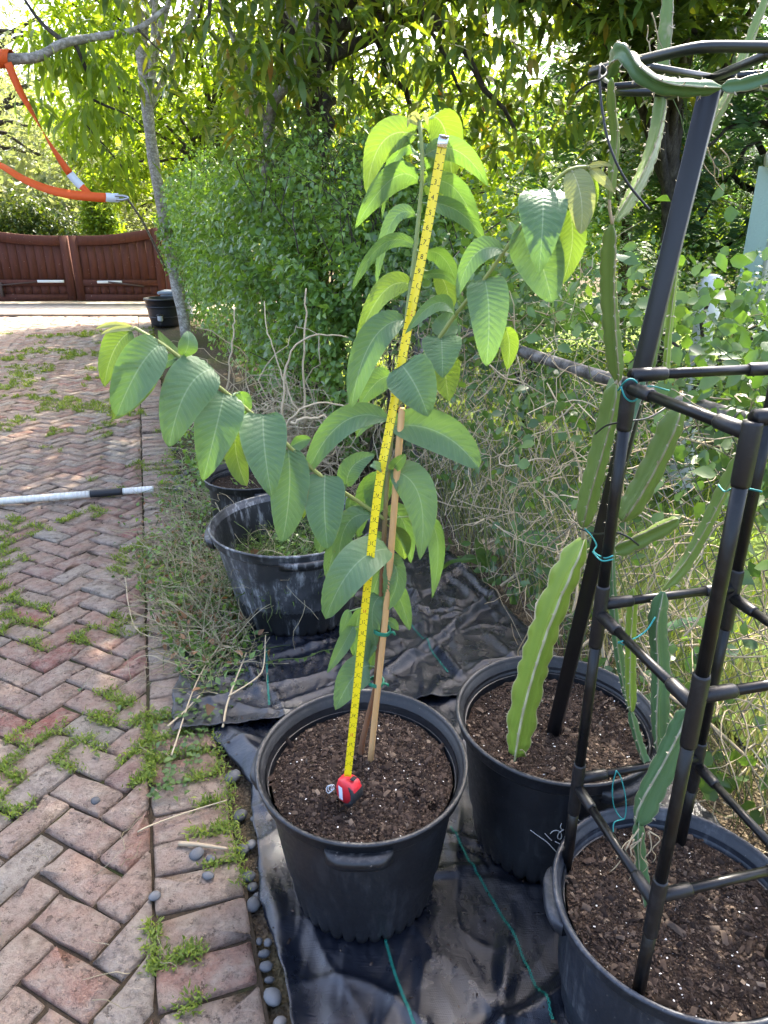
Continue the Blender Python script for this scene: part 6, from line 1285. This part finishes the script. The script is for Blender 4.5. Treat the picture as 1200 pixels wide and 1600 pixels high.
# creeping vines with heart leaves on the fabric edge
for pts, lab in (([(355, 975, .06), (335, 1040, .06), (312, 1090, .05), (285, 1120, .04)], 'creeping green vine over the clippings at the fabric corner'), ([(322, 1115, .03), (318, 1150, .015), (305, 1175, .015), (310, 1192, .012)], 'short leafy vine trailing off the fabric corner onto the bricks'), ([(268, 1195, .02), (262, 1222, .012), (240, 1245, .012)], 'small leafy sprig rooted in the border joint')):
    o = atZ(*pts[0]); r = thing('creeping_vine', lab, 'vine', o); Q = resample([atZ(*q) for q in pts], 16); m = MB(); m.add(*tube(Q, .0012, 5)); m.build('runner', M_GRN, r, offset=o)
    for i in range(1, 16, 2):
        for sg in (-1, 1):
            if g.random() < .8: leaf_sprig(r, o, Q[i] + (0, 0, .004), norm(np.array((sg * 1., g.normal(0, .5), .25))), .024 * g.uniform(.6, 1.2), .018, M_WEED, (0, -.2, 1))
# green vine runner lying on the fabric behind the guava pot
o = atZ(410, 1032, .05); r = thing('creeping_vine', 'thin runner with small leaves lying in front of the weathered pot', 'vine', o); Q = resample([atZ(415, 1035, .05), atZ(440, 1030, .045), atZ(475, 1028, .05), atZ(500, 1018, .05), atZ(520, 1014, .05)], 20); m = MB(); m.add(*tube(Q, .0014, 5)); m.build('runner', M_GRN, r, offset=o)
for i in range(2, 19, 3): leaf_sprig(r, o, Q[i], norm(np.array((g.normal(), -1, .1))), .03, .014, M_WEED, (0, -.2, 1))
# vial with a pink cap
o = atZ(346, 902, .03); vi = thing('vial', 'small clear vial with a pink cap lying in the straw', 'vial', o); M_PINK = m_plain('pink_plastic', (.75, .16, .28), .4, .4, .1); dv = norm(np.array((.9, -.3, -.1)))
m = MB(); m.add(*tube([np.zeros(3), dv * .018], .011, 12)); m.build('cap', M_PINK, vi); m = MB(); m.add(*tube([dv * .018, dv * .06], .009, 12)); m.build('tube', M_LBL, vi)
# dry leaves
M_DEAD = m_leaf('dead_leaf', [(0, (.12, .065, .035)), (1, (.30, .17, .09))], (1.1, .9, .5), .15, .8, .2, 5)
for x, y, lab in ((372, 965, 'curled brown leaf leaning on the weathered pot'), (352, 990, 'small orange-brown leaf in the straw by the weathered pot'), (345, 1000, 'pale brown leaf on the fabric below the straw'), (322, 1110, 'brown leaf under the fabric corner'), (392, 868, 'red-brown dead leaf lying inside the weathered pot')):
    P = atZ(x, y, .05 if x != 392 else .3); V, F = cloud(np.array([P]), np.array([[.4, -.5, .5]]), np.array([[0, -.8, .6]]), .075, .04, T_OVAL); m = MB(); m.add(V, F); tag(solo(m, 'dead_leaf', M_DEAD, P), lab, 'leaf')
# pipe end sticking out beside the fabric
P = atY(404, 1362, 1.42); m = MB(); a = np.linspace(0, 2 * np.pi, 25); m.add(*tube(np.stack([P + np.array((.011 * math.cos(q), .003 * math.sin(q), .013 * math.sin(q))) for q in a]), .0012, 6, False)); tag(solo(m, 'wire_loop', M_CHR, P), 'pale wire loop pinned at the fabric edge by the guava pot', 'wire')

# crumbs of soil and litter spilled over the fabric
n = 900; FVs = np.concatenate((FV1.reshape(-1, 3), FV2.reshape(-1, 3))); P = FVs[g.integers(0, len(FVs), n)] + (0, 0, .003); L = np.clip(.005 * g.lognormal(0, .6, n), .002, .02)
V, F = cloud(P, rdir(n, g) * (1, 1, .2), rdir(n, g) * .3 + (0, 0, 1), L, L * g.uniform(.2, .7, n), T_CHIP); tag(link('spilled_litter', mesh('spilled_litter', V, F, smooth=False, mat=M_CHIP)), 'crumbs of soil and litter spilled on the black fabric', 'litter', kind='stuff')

P = np.array([litter_pt(g) for _ in range(620)]); n = len(P); V, F = cloud(P + (0, 0, .01), rdir(n, g), rdir(n, g) * .8 + (0, 0, 1), .036 * g.uniform(.4, 1.4, n), .018 * g.uniform(.6, 1.3, n), T_OVAL); tag(link('leaf_litter', mesh('leaf_litter', V, F, smooth=False, mat=M_DEAD)), 'brown dead leaves scattered through the clippings', 'leaves', kind='stuff')

# standing dry grass along the fence foot
n = 2700; b = .4 + 4.6 * g.random(n); a_ = FA + .12 + g.normal(.12, .22, n); k = a_ > FA - .08; P = ABv(a_, b, np.full(n, .0))[k]; n = len(P)
V, F = cloud(P, rdir(n, g) * .38 + (0, 0, 1.), rdir(n, g), .34 * g.lognormal(0, .4, n), .006, T_LONG)
M_DGR = m_leaf('dry_grass_blade', [(0, (.06, .10, .03)), (.5, (.14, .16, .06)), (1, (.34, .29, .18))], (1.1, 1.1, .6), .22, .7, .2, 3)
tag(link('fence_grass', mesh('fence_grass', V, F, smooth=False, mat=M_DGR)), 'tall straw-coloured grass standing along the foot of the fence', 'grass', kind='stuff')
# leafy weeds crowding the pot behind
n = 1500; px_ = g.normal(345, 48, n); py_ = g.uniform(640, 790, n); P = np.array([atZ(x, y) for x, y in zip(px_, py_)]); P[:, 2] = .02 + .34 * g.random(n) ** 1.3 * np.array([max(.15, .6 + nz(p, 3.1, 4)) for p in P]); k = (P @ PV) > .12; P = P[k]; n = len(P)
V, F = cloud(P, rdir(n, g) + (0, 0, -.1), rdir(n, g) * .6 + (0, 0, 1), .045 * g.uniform(.5, 1.3, n), .03, T_LEAF); tag(link('edge_weeds', mesh('edge_weeds', V, F, smooth=False, mat=M_HEDGE)), 'leafy weeds growing up beside the pots behind the straw', 'weeds', kind='stuff')
# thicker dead stems caught in the fence
m = curve_mess(60, lambda g: AB(FA + g.normal(-.02, .08), .8 + 4.0 * g.random(), .05 + .3 * g.random()), g, .8, .0052, .16, 5, 9, -.02, (0, 0, 1.1), lambda P: (P @ PV).min() > FA - .16); tag(m.build('woody_vines', M_DRY), 'thicker woody dead vine stems climbing the fence', 'vine', kind='stuff')
